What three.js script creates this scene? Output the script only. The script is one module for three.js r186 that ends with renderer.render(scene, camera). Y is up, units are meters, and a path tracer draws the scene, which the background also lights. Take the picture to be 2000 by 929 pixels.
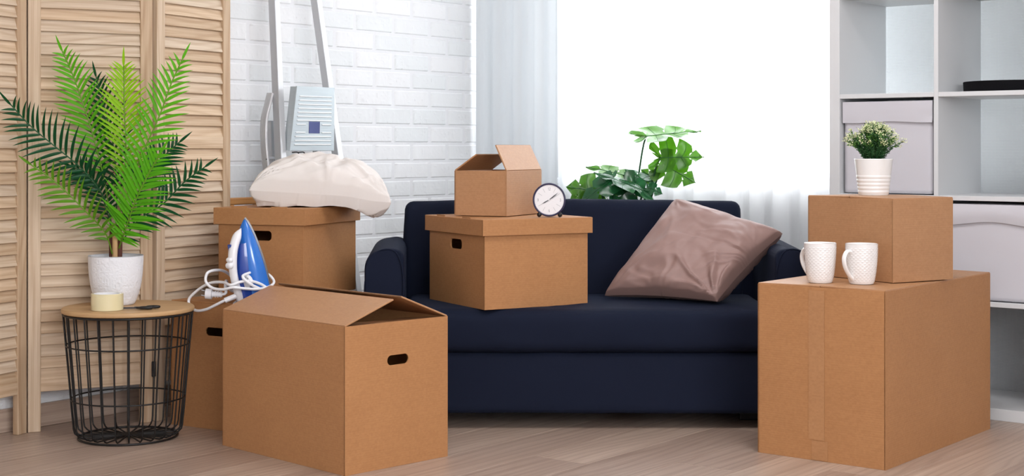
import * as THREE from 'three';
import { RoundedBoxGeometry } from 'three/addons/geometries/RoundedBoxGeometry.js';
import { mergeGeometries, mergeVertices, toCreasedNormals } from 'three/addons/utils/BufferGeometryUtils.js';
import { RectAreaLightUniformsLib } from 'three/addons/lights/RectAreaLightUniformsLib.js';

// ------------------------------------------------------------------ camera, sky, daylight, exposure
const renderer = new THREE.WebGLRenderer({ antialias: true });
renderer.toneMapping = THREE.LinearToneMapping;
renderer.toneMappingExposure = 0.98;
renderer.shadowMap.enabled = true;
RectAreaLightUniformsLib.init();
const scene = new THREE.Scene();
const camera = new THREE.PerspectiveCamera(24.85, 2000 / 1278, 0.05, 60);     // level camera 0.9 m above the floor, lens shifted down
camera.setViewOffset(2000, 1278, 0, 349, 2000, 929);
camera.position.set(0, 0.9, 0);
camera.lookAt(0, 0.9, -5);
scene.background = new THREE.Color(0.95, 0.98, 1.0);                          // bright even overcast sky
scene.backgroundIntensity = 3.2;

// the room is turned: local x runs along the window wall, local z from that wall into the room
const K = [0.0157, 0, -6.765], TURN = -0.67265;
const CS = Math.cos(TURN), SN = Math.sin(TURN);
const room = (a, h, b) => new THREE.Vector3(K[0] + a * CS + b * SN, h, K[2] - a * SN + b * CS);
function daylight(name, at, to, w, h, power, color) {
  const l = new THREE.RectAreaLight(color, power, w, h);
  l.name = name; l.position.copy(at); l.lookAt(to); scene.add(l);
}
daylight('daylight_window_1', room(1.15, 1.5, -0.13), room(1.15, 1.5, 3), 1.55, 1.45, 3.7, 0xf4f8fd);
daylight('daylight_window_2', room(6.1, 1.72, 5.0), room(0, 1.72, 5.0), 2.9, 1.4, 12.5, 0xf7f7fc);
const LAMP = [0.7, 2.57, -3.6];                                               // flat square ceiling lamp over the free floor
daylight('ceiling_lamp_light', new THREE.Vector3(LAMP[0], LAMP[1] - 0.035, LAMP[2]), new THREE.Vector3(LAMP[0], 0, LAMP[2]), 0.9, 0.9, 9.5, 0xf8f6fb);

// ------------------------------------------------------------------ helpers
let seedState = 7;
const rnd = () => { seedState = (seedState * 1664525 + 1013904223) >>> 0; return seedState / 4294967296; };
const rr = (a, b) => a + (b - a) * rnd();
const pick = (a) => a[Math.floor(rnd() * a.length)];
const V = (a, b, c) => (Array.isArray(a) ? new THREE.Vector3(...a) : new THREE.Vector3(a, b, c));
const clamp = (x, a, b) => Math.min(b, Math.max(a, x));
const smooth = (a, b, x) => { const t = clamp((x - a) / (b - a), 0, 1); return t * t * (3 - 2 * t); };

const used = {};
function numbered(name) {
  if (!(name in used)) { used[name] = 0; return name; }
  used[name]++;
  return name + '_' + String(used[name]).padStart(3, '0');
}
function tag(o, label, category, group) {
  o.userData.label = label; o.userData.category = category;
  if (group) o.userData.group = group;
  return o;
}
function thing(name, label, category, pos = [0, 0, 0], turn = 0, group) {
  const g = new THREE.Group();
  g.name = numbered(name); g.position.set(...pos); g.rotation.y = turn;
  tag(g, label, category, group); scene.add(g);
  return g;
}
function part(parent, name, geo, mat, label) {
  const m = new THREE.Mesh(geo, mat);
  m.name = name; m.castShadow = m.receiveShadow = true;
  if (label) m.userData.label = label;
  parent.add(m);
  return m;
}
function structure(name, geo, mat, local = true) {
  const m = geo ? new THREE.Mesh(geo, mat) : new THREE.Group();
  m.name = name; m.userData.kind = 'structure'; m.castShadow = m.receiveShadow = true;
  if (local) { m.position.set(...K); m.rotation.y = TURN; }
  scene.add(m);
  return m;
}
// uv in metres from the face direction
function uvm(geo, swap = false, ou = 0, ov = 0) {
  const p = geo.attributes.position, n = geo.attributes.normal, uv = new Float32Array(p.count * 2);
  for (let i = 0; i < p.count; i++) {
    const ax = Math.abs(n.getX(i)), ay = Math.abs(n.getY(i)), az = Math.abs(n.getZ(i));
    let u, v;
    if (ay > ax && ay > az) { u = p.getX(i); v = p.getZ(i); } else if (ax > az) { u = p.getZ(i); v = p.getY(i); } else { u = p.getX(i); v = p.getY(i); }
    uv[i * 2] = (swap ? v : u) + ou; uv[i * 2 + 1] = (swap ? u : v) + ov;
  }
  geo.setAttribute('uv', new THREE.BufferAttribute(uv, 2));
  return geo;
}
const rbox = (w, h, d, r = 0.003, s = 2) => new RoundedBoxGeometry(w, h, d, s, Math.min(r, w / 2.01, h / 2.01, d / 2.01));
function box(w, h, d, x = 0, y = 0, z = 0, r = 0.003, s = 2) { return uvm(rbox(w, h, d, r, s).translate(x, y, z)); }
function hardBox(w, h, d, x = 0, y = 0, z = 0) { return uvm(new THREE.BoxGeometry(w, h, d).translate(x, y, z)); }
function merge(list) { return mergeGeometries(list.map((g) => (g.index ? g.toNonIndexed() : g)).map((g) => { for (const k of Object.keys(g.attributes)) if (!['position', 'normal', 'uv'].includes(k)) g.deleteAttribute(k); return g; })); }
function tube(pts, r, seg = 40, rad = 8, closed = false) {
  return new THREE.TubeGeometry(new THREE.CatmullRomCurve3(pts.map((p) => (p.isVector3 ? p : V(p))), closed, 'centripetal'), seg, r, rad, closed);
}
function bar(a, b, r, rad = 8) {
  a = a.isVector3 ? a : V(a); b = b.isVector3 ? b : V(b);
  const g = new THREE.CylinderGeometry(r, r, a.distanceTo(b), rad);
  g.applyQuaternion(new THREE.Quaternion().setFromUnitVectors(V(0, 1, 0), b.clone().sub(a).normalize()));
  return g.translate((a.x + b.x) / 2, (a.y + b.y) / 2, (a.z + b.z) / 2);
}
// grid surface from f(u, v) -> [x, y, z]
function surface(f, nu, nv, uvScale = [1, 1], wrapU = false) {
  const pos = [], uv = [], idx = [];
  for (let j = 0; j <= nv; j++) for (let i = 0; i <= nu; i++) {
    pos.push(...f(i / nu, j / nv)); uv.push((i / nu) * uvScale[0], (j / nv) * uvScale[1]);
  }
  for (let j = 0; j < nv; j++) for (let i = 0; i < nu; i++) {
    const a = j * (nu + 1) + i, b = a + 1, c = a + nu + 1, d = c + 1;
    idx.push(a, b, d, a, d, c);
  }
  const g = new THREE.BufferGeometry();
  g.setAttribute('position', new THREE.Float32BufferAttribute(pos, 3));
  g.setAttribute('uv', new THREE.Float32BufferAttribute(uv, 2));
  g.setIndex(idx); g.computeVertexNormals();
  if (wrapU) {   // same normal on both sides of the seam
    const n = g.attributes.normal;
    for (let j = 0; j <= nv; j++) {
      const a = j * (nu + 1), b = a + nu, s = V(n.getX(a) + n.getX(b), n.getY(a) + n.getY(b), n.getZ(a) + n.getZ(b)).normalize();
      n.setXYZ(a, s.x, s.y, s.z); n.setXYZ(b, s.x, s.y, s.z);
    }
  }
  return g;
}

// ------------------------------------------------------------------ noise and textures
function hash(x, y, s) { let h = (x * 374761393 + y * 668265263 + s * 982451653) | 0; h = Math.imul(h ^ (h >>> 13), 1274126177); return ((h ^ (h >>> 16)) >>> 0) / 4294967296; }
function vn(x, y, px, py, s) {       // value noise that repeats after px, py cells
  const xi = Math.floor(x), yi = Math.floor(y), fx = x - xi, fy = y - yi, m = (a, b) => ((a % b) + b) % b;
  const u = fx * fx * (3 - 2 * fx), v = fy * fy * (3 - 2 * fy), x0 = m(xi, px), x1 = m(xi + 1, px), y0 = m(yi, py), y1 = m(yi + 1, py);
  return (hash(x0, y0, s) * (1 - u) + hash(x1, y0, s) * u) * (1 - v) + (hash(x0, y1, s) * (1 - u) + hash(x1, y1, s) * u) * v;
}
function fbm(x, y, px, py, s, oct = 4) { let a = 0, w = 0.5, t = 0; for (let o = 0; o < oct; o++) { a += w * vn(x, y, px, py, s + o * 17); t += w; w *= 0.5; x *= 2; y *= 2; px *= 2; py *= 2; } return a / t; }
const n3 = (x, y, z, s = 0) => { const zi = Math.floor(z), f = z - zi, u = f * f * (3 - 2 * f); return vn(x, y, 4096, 4096, s + zi * 31) * (1 - u) + vn(x, y, 4096, 4096, s + zi * 31 + 31) * u; };
function texture(w, h, f, metres, srgb = true) {
  const data = new Uint8Array(w * h * 4);
  for (let y = 0; y < h; y++) for (let x = 0; x < w; x++) {
    const c = f(x / w, y / h), o = (y * w + x) * 4;
    if (typeof c === 'number') { data[o] = data[o + 1] = data[o + 2] = clamp(c * 255, 0, 255); } else for (let k = 0; k < 3; k++) data[o + k] = clamp(c[k], 0, 255);
    data[o + 3] = 255;
  }
  const t = new THREE.DataTexture(data, w, h, THREE.RGBAFormat);
  t.wrapS = t.wrapT = THREE.RepeatWrapping; t.magFilter = THREE.LinearFilter; t.minFilter = THREE.LinearMipmapLinearFilter; t.generateMipmaps = true;
  if (srgb) t.colorSpace = THREE.SRGBColorSpace;
  t.repeat.set(1 / metres[0], 1 / metres[1]); t.needsUpdate = true;
  return t;
}
const mixc = (a, b, t) => [a[0] + (b[0] - a[0]) * t, a[1] + (b[1] - a[1]) * t, a[2] + (b[2] - a[2]) * t];
function woodGrain(u, v, s, rings, fine) {          // u runs along the grain; 0 light .. 1 dark
  const warp = fbm(u * 2, v * 4, 2, 4, s, 2);
  const r = 0.5 + 0.5 * Math.sin((v * rings * 2 + warp * 4.2) * Math.PI * 2);
  const f = fbm(u * 8, v * fine, 8, fine, s + 5, 3), b = fbm(u * 2, v * 6, 2, 6, s + 9, 2);
  return clamp(0.34 * Math.pow(r, 2.6) + 0.62 * f + 0.4 * b - 0.24, 0, 1);
}
const std = (o) => new THREE.MeshStandardMaterial(o), phys = (o) => new THREE.MeshPhysicalMaterial(o);
const C = (r, g, b) => new THREE.Color().setRGB(r / 255, g / 255, b / 255, THREE.SRGBColorSpace);

const screenTex = texture(1024, 512, (u, v) => mixc([226, 210, 190], [184, 157, 130], woodGrain(u, v, 11, 5, 90)), [1.1, 0.3]);
const floorTex = texture(1024, 512, (u, v) => mixc([196, 176, 160], [154, 132, 116], woodGrain(u, v, 31, 7, 110)), [1.6, 0.42]);
const topTex = texture(512, 512, (u, v) => mixc([204, 168, 122], [178, 138, 94], woodGrain(u, v, 53, 7, 120)), [0.6, 0.4]);
const cardTex = texture(512, 512, (u, v) => {
  const s = 0.55 * fbm(u * 60, v * 90, 60, 90, 3, 3) + 0.25 * fbm(u * 5, v * 4, 5, 4, 8, 2) + 0.1 * vn(u * 6, v * 128, 6, 128, 12) + 0.05;
  return mixc([190, 144, 103], [166, 120, 82], s);
}, [0.42, 0.42]);
const cardBump = texture(512, 512, (u, v) => 0.5 + 0.22 * Math.sin(v * 64 * Math.PI * 2) + 0.3 * (fbm(u * 60, v * 60, 60, 60, 4, 2) - 0.5), [0.42, 0.42], false);
const weaveBump = texture(512, 512, (u, v) => {
  const a = Math.sin(u * 128 * Math.PI * 2), b = Math.sin(v * 128 * Math.PI * 2);
  return 0.5 + 0.25 * a * b + 0.3 * (fbm(u * 24, v * 24, 24, 24, 41, 3) - 0.5);
}, [0.2, 0.2], false);
const creaseBump = texture(512, 512, (u, v) => fbm(u * 5, v * 5, 5, 5, 77, 5), [0.5, 0.5], false);
const brickBump = texture(512, 512, (u, v) => 0.6 * fbm(u * 14, v * 14, 14, 14, 91, 5) + 0.4 * Math.pow(vn(u * 40, v * 40, 40, 40, 95), 6), [0.5, 0.5], false);
const brickTex = texture(512, 512, (u, v) => {
  const speck = vn(u * 60, v * 60, 60, 60, 101) > 0.955 ? 0.34 * fbm(u * 20, v * 20, 20, 20, 102, 2) : 0;
  const scratch = smooth(0.74, 0.84, fbm(u * 9, v * 26, 9, 26, 104, 4)) * 0.16;
  return mixc([252, 252, 252], [196, 194, 194], clamp(speck + scratch, 0, 1));
}, [0.9, 0.9]);
const plasterBump = texture(512, 512, (u, v) => fbm(u * 10, v * 10, 10, 10, 111, 4), [1, 1], false);
const gridTex = texture(256, 256, (u, v) => {
  const gx = Math.abs(((u * 32) % 1) - 0.5) * 2, gy = Math.abs(((v * 32) % 1) - 0.5) * 2;
  return mixc([234, 236, 237], [219, 222, 224], Math.max(smooth(0.62, 0.95, gx), smooth(0.62, 0.95, gy)));
}, [0.176, 0.176]);
const gridBump = texture(256, 256, (u, v) => {
  const gx = Math.abs(((u * 32) % 1) - 0.5) * 2, gy = Math.abs(((v * 32) % 1) - 0.5) * 2;
  return 1 - Math.max(smooth(0.6, 1, gx), smooth(0.6, 1, gy));
}, [0.176, 0.176], false);
const potBump = texture(512, 512, (u, v) => 1 - Math.abs(2 * fbm(u * 22, v * 22, 22, 22, 121, 2) - 1), [0.19, 0.19], false);
const brushedBump = texture(256, 256, (u, v) => fbm(u * 4, v * 90, 4, 90, 131, 2), [0.2, 0.2], false);

const M = {
  wall: std({ color: C(236, 237, 239), roughness: 0.9, bumpMap: plasterBump, bumpScale: 0.002 }),
  ceiling: std({ color: C(240, 240, 240), roughness: 0.95 }),
  mortar: std({ color: C(232, 233, 235), roughness: 0.95, bumpMap: brickBump, bumpScale: 0.0015 }),
  brick: [0, 1, 2].map((k) => std({ color: C(240 - k * 3, 241 - k * 2, 242 - k * 2), map: brickTex, roughness: 0.75, bumpMap: brickBump, bumpScale: 0.0018 })),
  floor: [0, 1, 2, 3].map((k) => phys({ map: floorTex, color: C(255 - k * 7, 254 - k * 8, 253 - k * 8), roughness: 0.42, clearcoat: 0.25, clearcoatRoughness: 0.3 })),
  screen: [C(250, 248, 244), C(250, 240, 226), C(234, 222, 206), C(248, 243, 235)].map((c) => std({ map: screenTex, color: c, roughness: 0.62 })),
  rail: std({ map: topTex, color: C(255, 226, 180), roughness: 0.45 }),
  card: std({ map: cardTex, color: C(253, 243, 223), roughness: 0.66, bumpMap: cardBump, bumpScale: 0.00014 }),
  cardPale: std({ map: cardTex, roughness: 0.5, bumpMap: cardBump, bumpScale: 0.00012 }),
  cardEdge: std({ color: C(120, 84, 54), roughness: 0.95 }),
  tape: phys({ map: cardTex, color: C(255, 250, 240), roughness: 0.38 }),
  navy: phys({ color: C(24, 30, 47), roughness: 0.8, specularIntensity: 0.22, bumpMap: weaveBump, bumpScale: 0.0006, sheen: 0.16, sheenRoughness: 0.35, sheenColor: C(120, 135, 170) }),
  cotton: std({ color: C(228, 222, 217), roughness: 0.9, bumpMap: weaveBump, bumpScale: 0.0004 }),
  satin: phys({ color: C(150, 122, 115), roughness: 0.52, bumpMap: weaveBump, bumpScale: 0.0001, sheen: 0.3, sheenRoughness: 0.4, sheenColor: C(220, 190, 180) }),
  blackWire: std({ color: C(11, 11, 12), roughness: 0.5 }),
  tableTop: std({ map: topTex, roughness: 0.5 }),
  potWhite: std({ color: C(236, 238, 242), roughness: 0.7, bumpMap: potBump, bumpScale: 0.0012 }),
  soil: std({ color: C(60, 44, 36), roughness: 1 }),
  trunk: std({ color: C(86, 44, 30), roughness: 0.7 }),
  trunkPale: std({ color: C(196, 158, 112), roughness: 0.7 }),
  leafBright: phys({ specularIntensity: 0.35, color: C(150, 206, 30), roughness: 0.5, transmission: 0.3, side: THREE.DoubleSide }),
  leafMid: phys({ specularIntensity: 0.35, color: C(96, 180, 26), roughness: 0.5, transmission: 0.25, side: THREE.DoubleSide }),
  leafDark: phys({ specularIntensity: 0.35, color: C(16, 74, 38), roughness: 0.36, transmission: 0.12, side: THREE.DoubleSide }),
  leafOlive: phys({ specularIntensity: 0.35, color: C(92, 146, 24), roughness: 0.42, transmission: 0.2, side: THREE.DoubleSide }),
  stem: std({ color: C(104, 150, 34), roughness: 0.5 }),
  stemDark: std({ color: C(26, 82, 42), roughness: 0.5 }),
  monstera: phys({ color: C(70, 128, 18), roughness: 0.35, transmission: 0.42, side: THREE.DoubleSide }),
  monsteraDark: phys({ color: C(36, 98, 56), roughness: 0.22, transmission: 0.32, side: THREE.DoubleSide }),
  monsteraPale: phys({ color: C(84, 138, 50), roughness: 0.2, transmission: 0.35, side: THREE.DoubleSide }),
  vein: std({ color: C(20, 84, 40), roughness: 0.5 }),
  white: std({ color: C(240, 241, 243), roughness: 0.4 }),
  shelf: std({ color: C(220, 222, 223), roughness: 0.42 }),
  shelfBack: phys({ map: gridTex, bumpMap: gridBump, bumpScale: 0.001, roughness: 0.95, transmission: 0.45 }),
  fabricWhite: std({ color: C(208, 207, 213), roughness: 0.95, bumpMap: weaveBump, bumpScale: 0.0003 }),
  black: std({ color: C(10, 10, 14), roughness: 0.45 }),
  matteBlack: phys({ color: C(9, 9, 13), roughness: 0.8, specularIntensity: 0.3 }),
  hole: std({ color: C(40, 30, 24), roughness: 1 }),
  alu: std({ color: C(202, 203, 205), roughness: 0.4, metalness: 0.5, bumpMap: brushedBump, bumpScale: 0.0002 }),
  galvRib: std({ color: C(236, 240, 242), roughness: 0.35, metalness: 0.2 }),
  galv: std({ color: C(188, 197, 201), roughness: 0.45, metalness: 0.5, bumpMap: brushedBump, bumpScale: 0.0003 }),
  sticker: std({ color: C(74, 84, 136), roughness: 0.6 }),
  porcelain: phys({ color: C(242, 240, 238), roughness: 0.22, clearcoat: 0.6, clearcoatRoughness: 0.08 }),
  glossWhite: phys({ color: C(240, 240, 238), roughness: 0.3, clearcoat: 0.5, clearcoatRoughness: 0.12 }),
  plasticWhite: phys({ color: C(240, 240, 243), roughness: 0.35, clearcoat: 0.3 }),
  ironBlue: phys({ color: C(40, 118, 212), roughness: 0.2, clearcoat: 0.8, clearcoatRoughness: 0.1 }),
  ironDeep: phys({ color: C(22, 66, 158), roughness: 0.25, clearcoat: 0.6 }),
  steel: std({ color: C(176, 178, 184), roughness: 0.3, metalness: 0.9 }),
  darkSteel: std({ color: C(90, 92, 96), roughness: 0.3, metalness: 0.9 }),
  tapeRoll: phys({ color: C(226, 216, 174), roughness: 0.25, clearcoat: 0.5 }),
  clockBody: std({ color: C(44, 42, 74), roughness: 0.4 }),
  curtain: phys({ color: C(250, 251, 252), roughness: 0.84, transmission: 0.8, side: THREE.DoubleSide }),
  curtainDense: phys({ color: C(226, 231, 234), roughness: 0.99, transmission: 0.2, side: THREE.DoubleSide }),
  glow: std({ color: C(250, 248, 244), roughness: 0.6, emissive: C(255, 246, 232), emissiveIntensity: 1.2 }),
  glass: phys({ color: C(255, 255, 255), roughness: 0.02, transmission: 1 }),
  flower: std({ color: C(226, 232, 182), roughness: 0.7, side: THREE.DoubleSide }),
  bushDark: std({ color: C(48, 92, 44), roughness: 0.6, side: THREE.DoubleSide }),
  bushMid: std({ color: C(98, 148, 62), roughness: 0.6, side: THREE.DoubleSide }),
};

// ------------------------------------------------------------------ the room
const RW = 6.0, RD = 7.0, RH = 2.6, T = 0.15;      // along the window wall, into the room, height
// floor: laminate planks laid along the brick wall
{
  const floor = structure('floor', hardBox(RW + 2 * T, 0.1, RD + 2 * T, RW / 2, -0.062, RD / 2), M.mortar);
  const pw = 0.192, pl = 1.286, plank = [];
  for (let k = 0; k < 6; k++) {
    const g = rbox(pw - 0.0008, 0.012, pl - 0.0008, 0.0009, 1);
    uvm(g, true, rr(0, 1.6), rr(0, 0.42));
    plank.push(g);
  }
  const cols = Math.ceil(RW / pw), rows = Math.ceil(RD / pl) + 1;
  for (let i = 0; i < cols; i++) for (let j = 0; j < rows; j++) {
    const z = j * pl + ((i * 0.43) % 1) * pl - pl / 2;
    const z0 = Math.max(z - pl / 2, -0.01), z1 = Math.min(z + pl / 2, RD + 0.01);
    if (z1 - z0 < 0.02) continue;
    const m = part(floor, 'plank', pick(plank), pick(M.floor));
    m.position.set(i * pw + pw / 2, -0.006, (z0 + z1) / 2); m.scale.z = (z1 - z0) / pl;
  }
}
// brick wall: painted bricks proud of the joints
{
  const wall = structure('wall_left', hardBox(T, RH, RD + 2 * T, -T / 2 - 0.0036, RH / 2, RD / 2), M.mortar);
  const BL = 0.225, BH = 0.075, J = 0.0062;
  function brickGeo(len, s) {
    const nu = Math.max(3, Math.round(len / 0.022)), nv = 3, dep = 0.006, r = 0.004, hh = BH - J, ll = len - J;
    const f = (u, v) => {      // front face with a rim that turns back into the wall
      const cu = clamp((u - 0.02) / 0.96, 0, 1), cv = clamp((v - 0.06) / 0.88, 0, 1);
      const edge = u < 0.001 || u > 0.999 || v < 0.001 || v > 0.999;
      const wob = 0.0024 * (n3(u * ll * 60, v * hh * 60, s * 3.3, 5) - 0.5);
      const y = (cv - 0.5) * hh + (cv < 0.01 || cv > 0.99 ? wob : 0), z = (cu - 0.5) * ll + (cu < 0.01 || cu > 0.99 ? wob : 0);
      const x = edge ? -dep : 0.002 * (n3(u * 7, v * 4, s * 1.7, 9) - 0.5);
      return [x, y, -z];
    };
    return uvm(toCreasedNormals(surface(f, nu + 4, nv + 4), 0.5), false, s * 0.37, s * 0.61);
  }
  const full = [0, 1, 2, 3, 4, 5, 6, 7, 8, 9, 10, 11, 12, 13].map((s) => brickGeo(BL, s + 1));
  const rest = [];
  let shown = 0;
  for (let k = 0; k < 34; k++) {
    const y = 0.021 + 0.075 * k + 0.0375, off = k % 2 ? 0.022 : 0.1345;
    if (y + 0.037 > RH) continue;
    for (let j = -1; j < 32; j++) {
      const z0 = Math.max(off + BL * j, 0), z1 = Math.min(off + BL * (j + 1), RD);
      if (z1 - z0 < 0.03) continue;
      const inView = z1 > 0.15 && z0 < 2.1 && y > 0.3 && y < 1.62 || (y < 0.2 && z0 > 2.0 && z0 < 3.0);
      const whole = z1 - z0 > BL - 0.001;
      const g = whole ? pick(full) : brickGeo(z1 - z0, 3 + j);
      if (inView && shown < 300) {
        const m = part(wall, 'brick', g, pick(M.brick)); m.position.set(0, y, (z0 + z1) / 2); shown++;
      } else {
        const q = rbox(0.012, BH - J, z1 - z0 - J, 0.003, 1); uvm(q, false, rnd(), rnd()); rest.push(q.translate(-0.006, y, (z0 + z1) / 2));
      }
    }
  }
  const other = part(wall, 'bricks_beyond', merge(rest), M.brick[0]);
  other.userData.kind = 'stuff';
}
structure('ceiling', hardBox(RW + 2 * T, 0.12, RD + 2 * T, RW / 2, RH + 0.06, RD / 2), M.ceiling);
// window wall with its opening
const W1 = { a0: 0.38, a1: 2.58, h0: 0.76, h1: 2.25 };
structure('wall_back', merge([
  hardBox(W1.a0 + T, RH, T, (W1.a0 - T) / 2, RH / 2, -T / 2),
  hardBox(RW + T - W1.a1, RH, T, (RW + T + W1.a1) / 2, RH / 2, -T / 2),
  hardBox(W1.a1 - W1.a0, W1.h0, T, (W1.a0 + W1.a1) / 2, W1.h0 / 2, -T / 2),
  hardBox(W1.a1 - W1.a0, RH - W1.h1, T, (W1.a0 + W1.a1) / 2, (RH + W1.h1) / 2, -T / 2),
]), M.wall);
function windowUnit(name, a0, a1, h0, h1, panes, place) {
  const w = structure(name, null, null, false); place(w);
  const W = a1 - a0, H = h1 - h0, f = 0.045;
  for (const [ww, hh, x, y] of [[W, f, 0, f / 2], [W, f, 0, H - f / 2], [f, H - 2 * f, -W / 2 + f / 2, H / 2], [f, H - 2 * f, W / 2 - f / 2, H / 2]]) part(w, 'window_frame', box(ww, hh, 0.06, x, y, 0, 0.004), M.white);
  for (let i = 1; i < panes; i++) part(w, 'mullion', box(f, H - 2 * f, 0.06, -W / 2 + (W * i) / panes, H / 2, 0, 0.004), M.white);
  for (let i = 0; i < panes; i++) part(w, 'pane', new THREE.BoxGeometry(W / panes - f, H - 2 * f, 0.004).translate(-W / 2 + (W * (i + 0.5)) / panes, H / 2, 0), M.glass);
  return w;
}
{
  const w = windowUnit('window_1', W1.a0, W1.a1, W1.h0, W1.h1, 2, (o) => { o.position.copy(room((W1.a0 + W1.a1) / 2, W1.h0, -0.075)); o.rotation.y = TURN; });
  const mid = (W1.a0 + W1.a1) / 2, l = W1.a0 - 0.03, r = 1.77;                  // the sill ends beside the shelf
  part(w, 'window_sill', box(r - l, 0.028, 0.2, (l + r) / 2 - mid, 0.0, 0.165, 0.006), M.white);
}
const W2 = { b0: 3.5, b1: 6.5, h0: 1.0, h1: 2.45 };
structure('wall_right', merge([
  hardBox(T, RH, W2.b0 + T, RW + T / 2, RH / 2, (W2.b0 - T) / 2),
  hardBox(T, RH, RD + T - W2.b1, RW + T / 2, RH / 2, (RD + T + W2.b1) / 2),
  hardBox(T, W2.h0, W2.b1 - W2.b0, RW + T / 2, W2.h0 / 2, (W2.b0 + W2.b1) / 2),
  hardBox(T, RH - W2.h1, W2.b1 - W2.b0, RW + T / 2, (RH + W2.h1) / 2, (W2.b0 + W2.b1) / 2),
]), M.wall);
windowUnit('window_2', W2.b0, W2.b1, W2.h0, W2.h1, 3, (o) => { o.position.copy(room(RW + 0.06, W2.h0, (W2.b0 + W2.b1) / 2)); o.rotation.y = TURN + Math.PI / 2; });
structure('wall_front', hardBox(RW + 2 * T, RH, T, RW / 2, RH / 2, RD + T / 2), M.wall);
structure('baseboard_left', box(0.016, 0.075, RD - 0.02, 0.009, 0.0375, RD / 2, 0.004), M.floor[0]);
structure('baseboard_back', box(RW - 0.04, 0.075, 0.016, RW / 2, 0.0375, 0.009, 0.004), M.white);

{
  const t = thing('ceiling_lamp', 'flat square white ceiling lamp above the boxes', 'lamp', LAMP);
  part(t, 'housing', box(0.96, 0.05, 0.96, 0, 0.005, 0, 0.01), M.white);
  part(t, 'diffuser', new THREE.BoxGeometry(0.9, 0.006, 0.9).translate(0, -0.024, 0), M.glow);
}
// curtains on a rail
{
  const rail = structure('trim_1', bar([0.03, 2.52, 0.28], [1.9, 2.52, 0.28], 0.012, 12), M.white);
  for (const a of [0.06, 1.86]) part(rail, 'rail_bracket', box(0.02, 0.03, 0.27, a, 2.52, 0.14, 0.004), M.white);
  function drape(name, a0, a1, folds, depth, b, s, mat, label) {
    const f = (u, v) => {
      const a = a0 + (a1 - a0) * u, ph = u * folds * Math.PI * 2 + 2.2 * n3(u * folds * 0.7, 0.5, s, s) * 2;
      const amp = depth * (0.45 + 0.9 * n3(u * folds * 0.5, 3.3, s + 2, s)) * (0.75 + 0.25 * v);
      const sway = 0.02 * (n3(u * 4, v * 2, s + 5, s) - 0.5);
      return [a + 0.35 * amp * Math.sin(ph * 2 + s), 2.5 - 2.485 * v, b + amp * Math.sin(ph) + sway];
    };
    const m = new THREE.Mesh(surface(f, folds * 22, 24, [a1 - a0, 2.5]), mat);
    m.name = numbered(name); m.position.set(...K); m.rotation.y = TURN; m.castShadow = m.receiveShadow = true;
    tag(m, label, 'curtain'); scene.add(m);
  }
  drape('curtain', 0.02, 0.47, 4, 0.018, 0.29, 3, M.curtainDense, 'pale bluish-white curtain drawn aside in folds beside the brick wall');
  drape('curtain', 0.44, 1.76, 11, 0.022, 0.275, 8, M.curtain, 'sheer white curtain glowing with daylight across the window behind the sofa');
}

// ------------------------------------------------------------------ louvered folding screen
{
  const screen = thing('folding_screen', 'tall folding screen of pale wood with louvered panels standing along the brick wall', 'folding screen', [-1.543, 0, -4.71]);
  const S = [[-1.712, -4.335], [-1.543, -4.71], [-1.183, -4.90], [-1.0, -5.25]].map(([x, z]) => [x + 1.543, z + 4.71]);
  const HT = 1.78, th = 0.022, st = 0.04;
  const pitch = 0.0363;
  for (let k = 0; k < 3; k++) {
    const [x0, z0] = S[k], [x1, z1] = S[k + 1], len = Math.hypot(x1 - x0, z1 - z0) - 0.011;
    const leaf = new THREE.Group(); leaf.name = 'screen_panel'; screen.add(leaf);
    leaf.position.set((x0 + x1) / 2, 0, (z0 + z1) / 2); leaf.rotation.y = Math.atan2(-(z1 - z0), x1 - x0);
    for (const s of [-1, 1]) {
      const g = rbox(st, HT, th, 0.003); uvm(g, true, rnd(), rnd());
      part(leaf, 'stile', g.translate(s * (len / 2 - st / 2), HT / 2, 0), M.screen[s > 0 ? 2 : 3]);
    }
    const il = len - 2 * st, rails = [[0.127, 0.166], [0.90, 0.942], [HT - 0.06, HT - 0.01]];
    for (const [a, b] of rails) { const g = rbox(il + 0.002, b - a, th * 0.9, 0.002); uvm(g, false, rnd(), rnd()); part(leaf, 'rail', g.translate(0, (a + b) / 2, 0), pick(M.screen)); }
    const slats = [0, 1, 2, 3, 4, 5, 6].map(() => uvm(rbox(il + 0.002, 0.0425, 0.0055, 0.002), false, rnd(), rnd()));
    for (const [a, b] of [[0.166, 0.90], [0.942, HT - 0.06]]) {
      const n = Math.round((b - a) / pitch), p = (b - a) / n;
      for (let i = 0; i < n; i++) {
        const m = part(leaf, 'slat', pick(slats), pick(M.screen));
        m.position.set(0, a + p * (i + 0.5), 0); m.rotation.x = -0.3 + rr(-0.02, 0.02);
      }
    }
  }
  for (const i of [2]) for (const y of [0.175, 1.5]) part(screen, 'hinge', box(0.012, 0.05, 0.012, S[i][0] + (i === 2 ? 0.004 : 0), y, S[i][1] + 0.013, 0.002), M.black, 'black metal hinge');
}
// low wooden rack behind the lidded box
{
  const t = thing('wooden_rack', 'varnished wooden rail of a low rack glimpsed between folding screen and cream pillow', 'rack', [-0.963, 0, -5.327], TURN + Math.PI / 2);
  const g = rbox(0.15, 0.026, 0.022, 0.006); part(t, 'top_rail', uvm(g.translate(0, 0.712, 0)), M.rail);
  part(t, 'lower_rail', uvm(rbox(0.15, 0.024, 0.02, 0.006).translate(0, 0.25, 0)), M.rail);
  for (const x of [-0.06, 0.06]) part(t, 'leg', uvm(rbox(0.022, 0.7, 0.022, 0.005).translate(x, 0.35, 0), true), M.rail);
}

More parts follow.
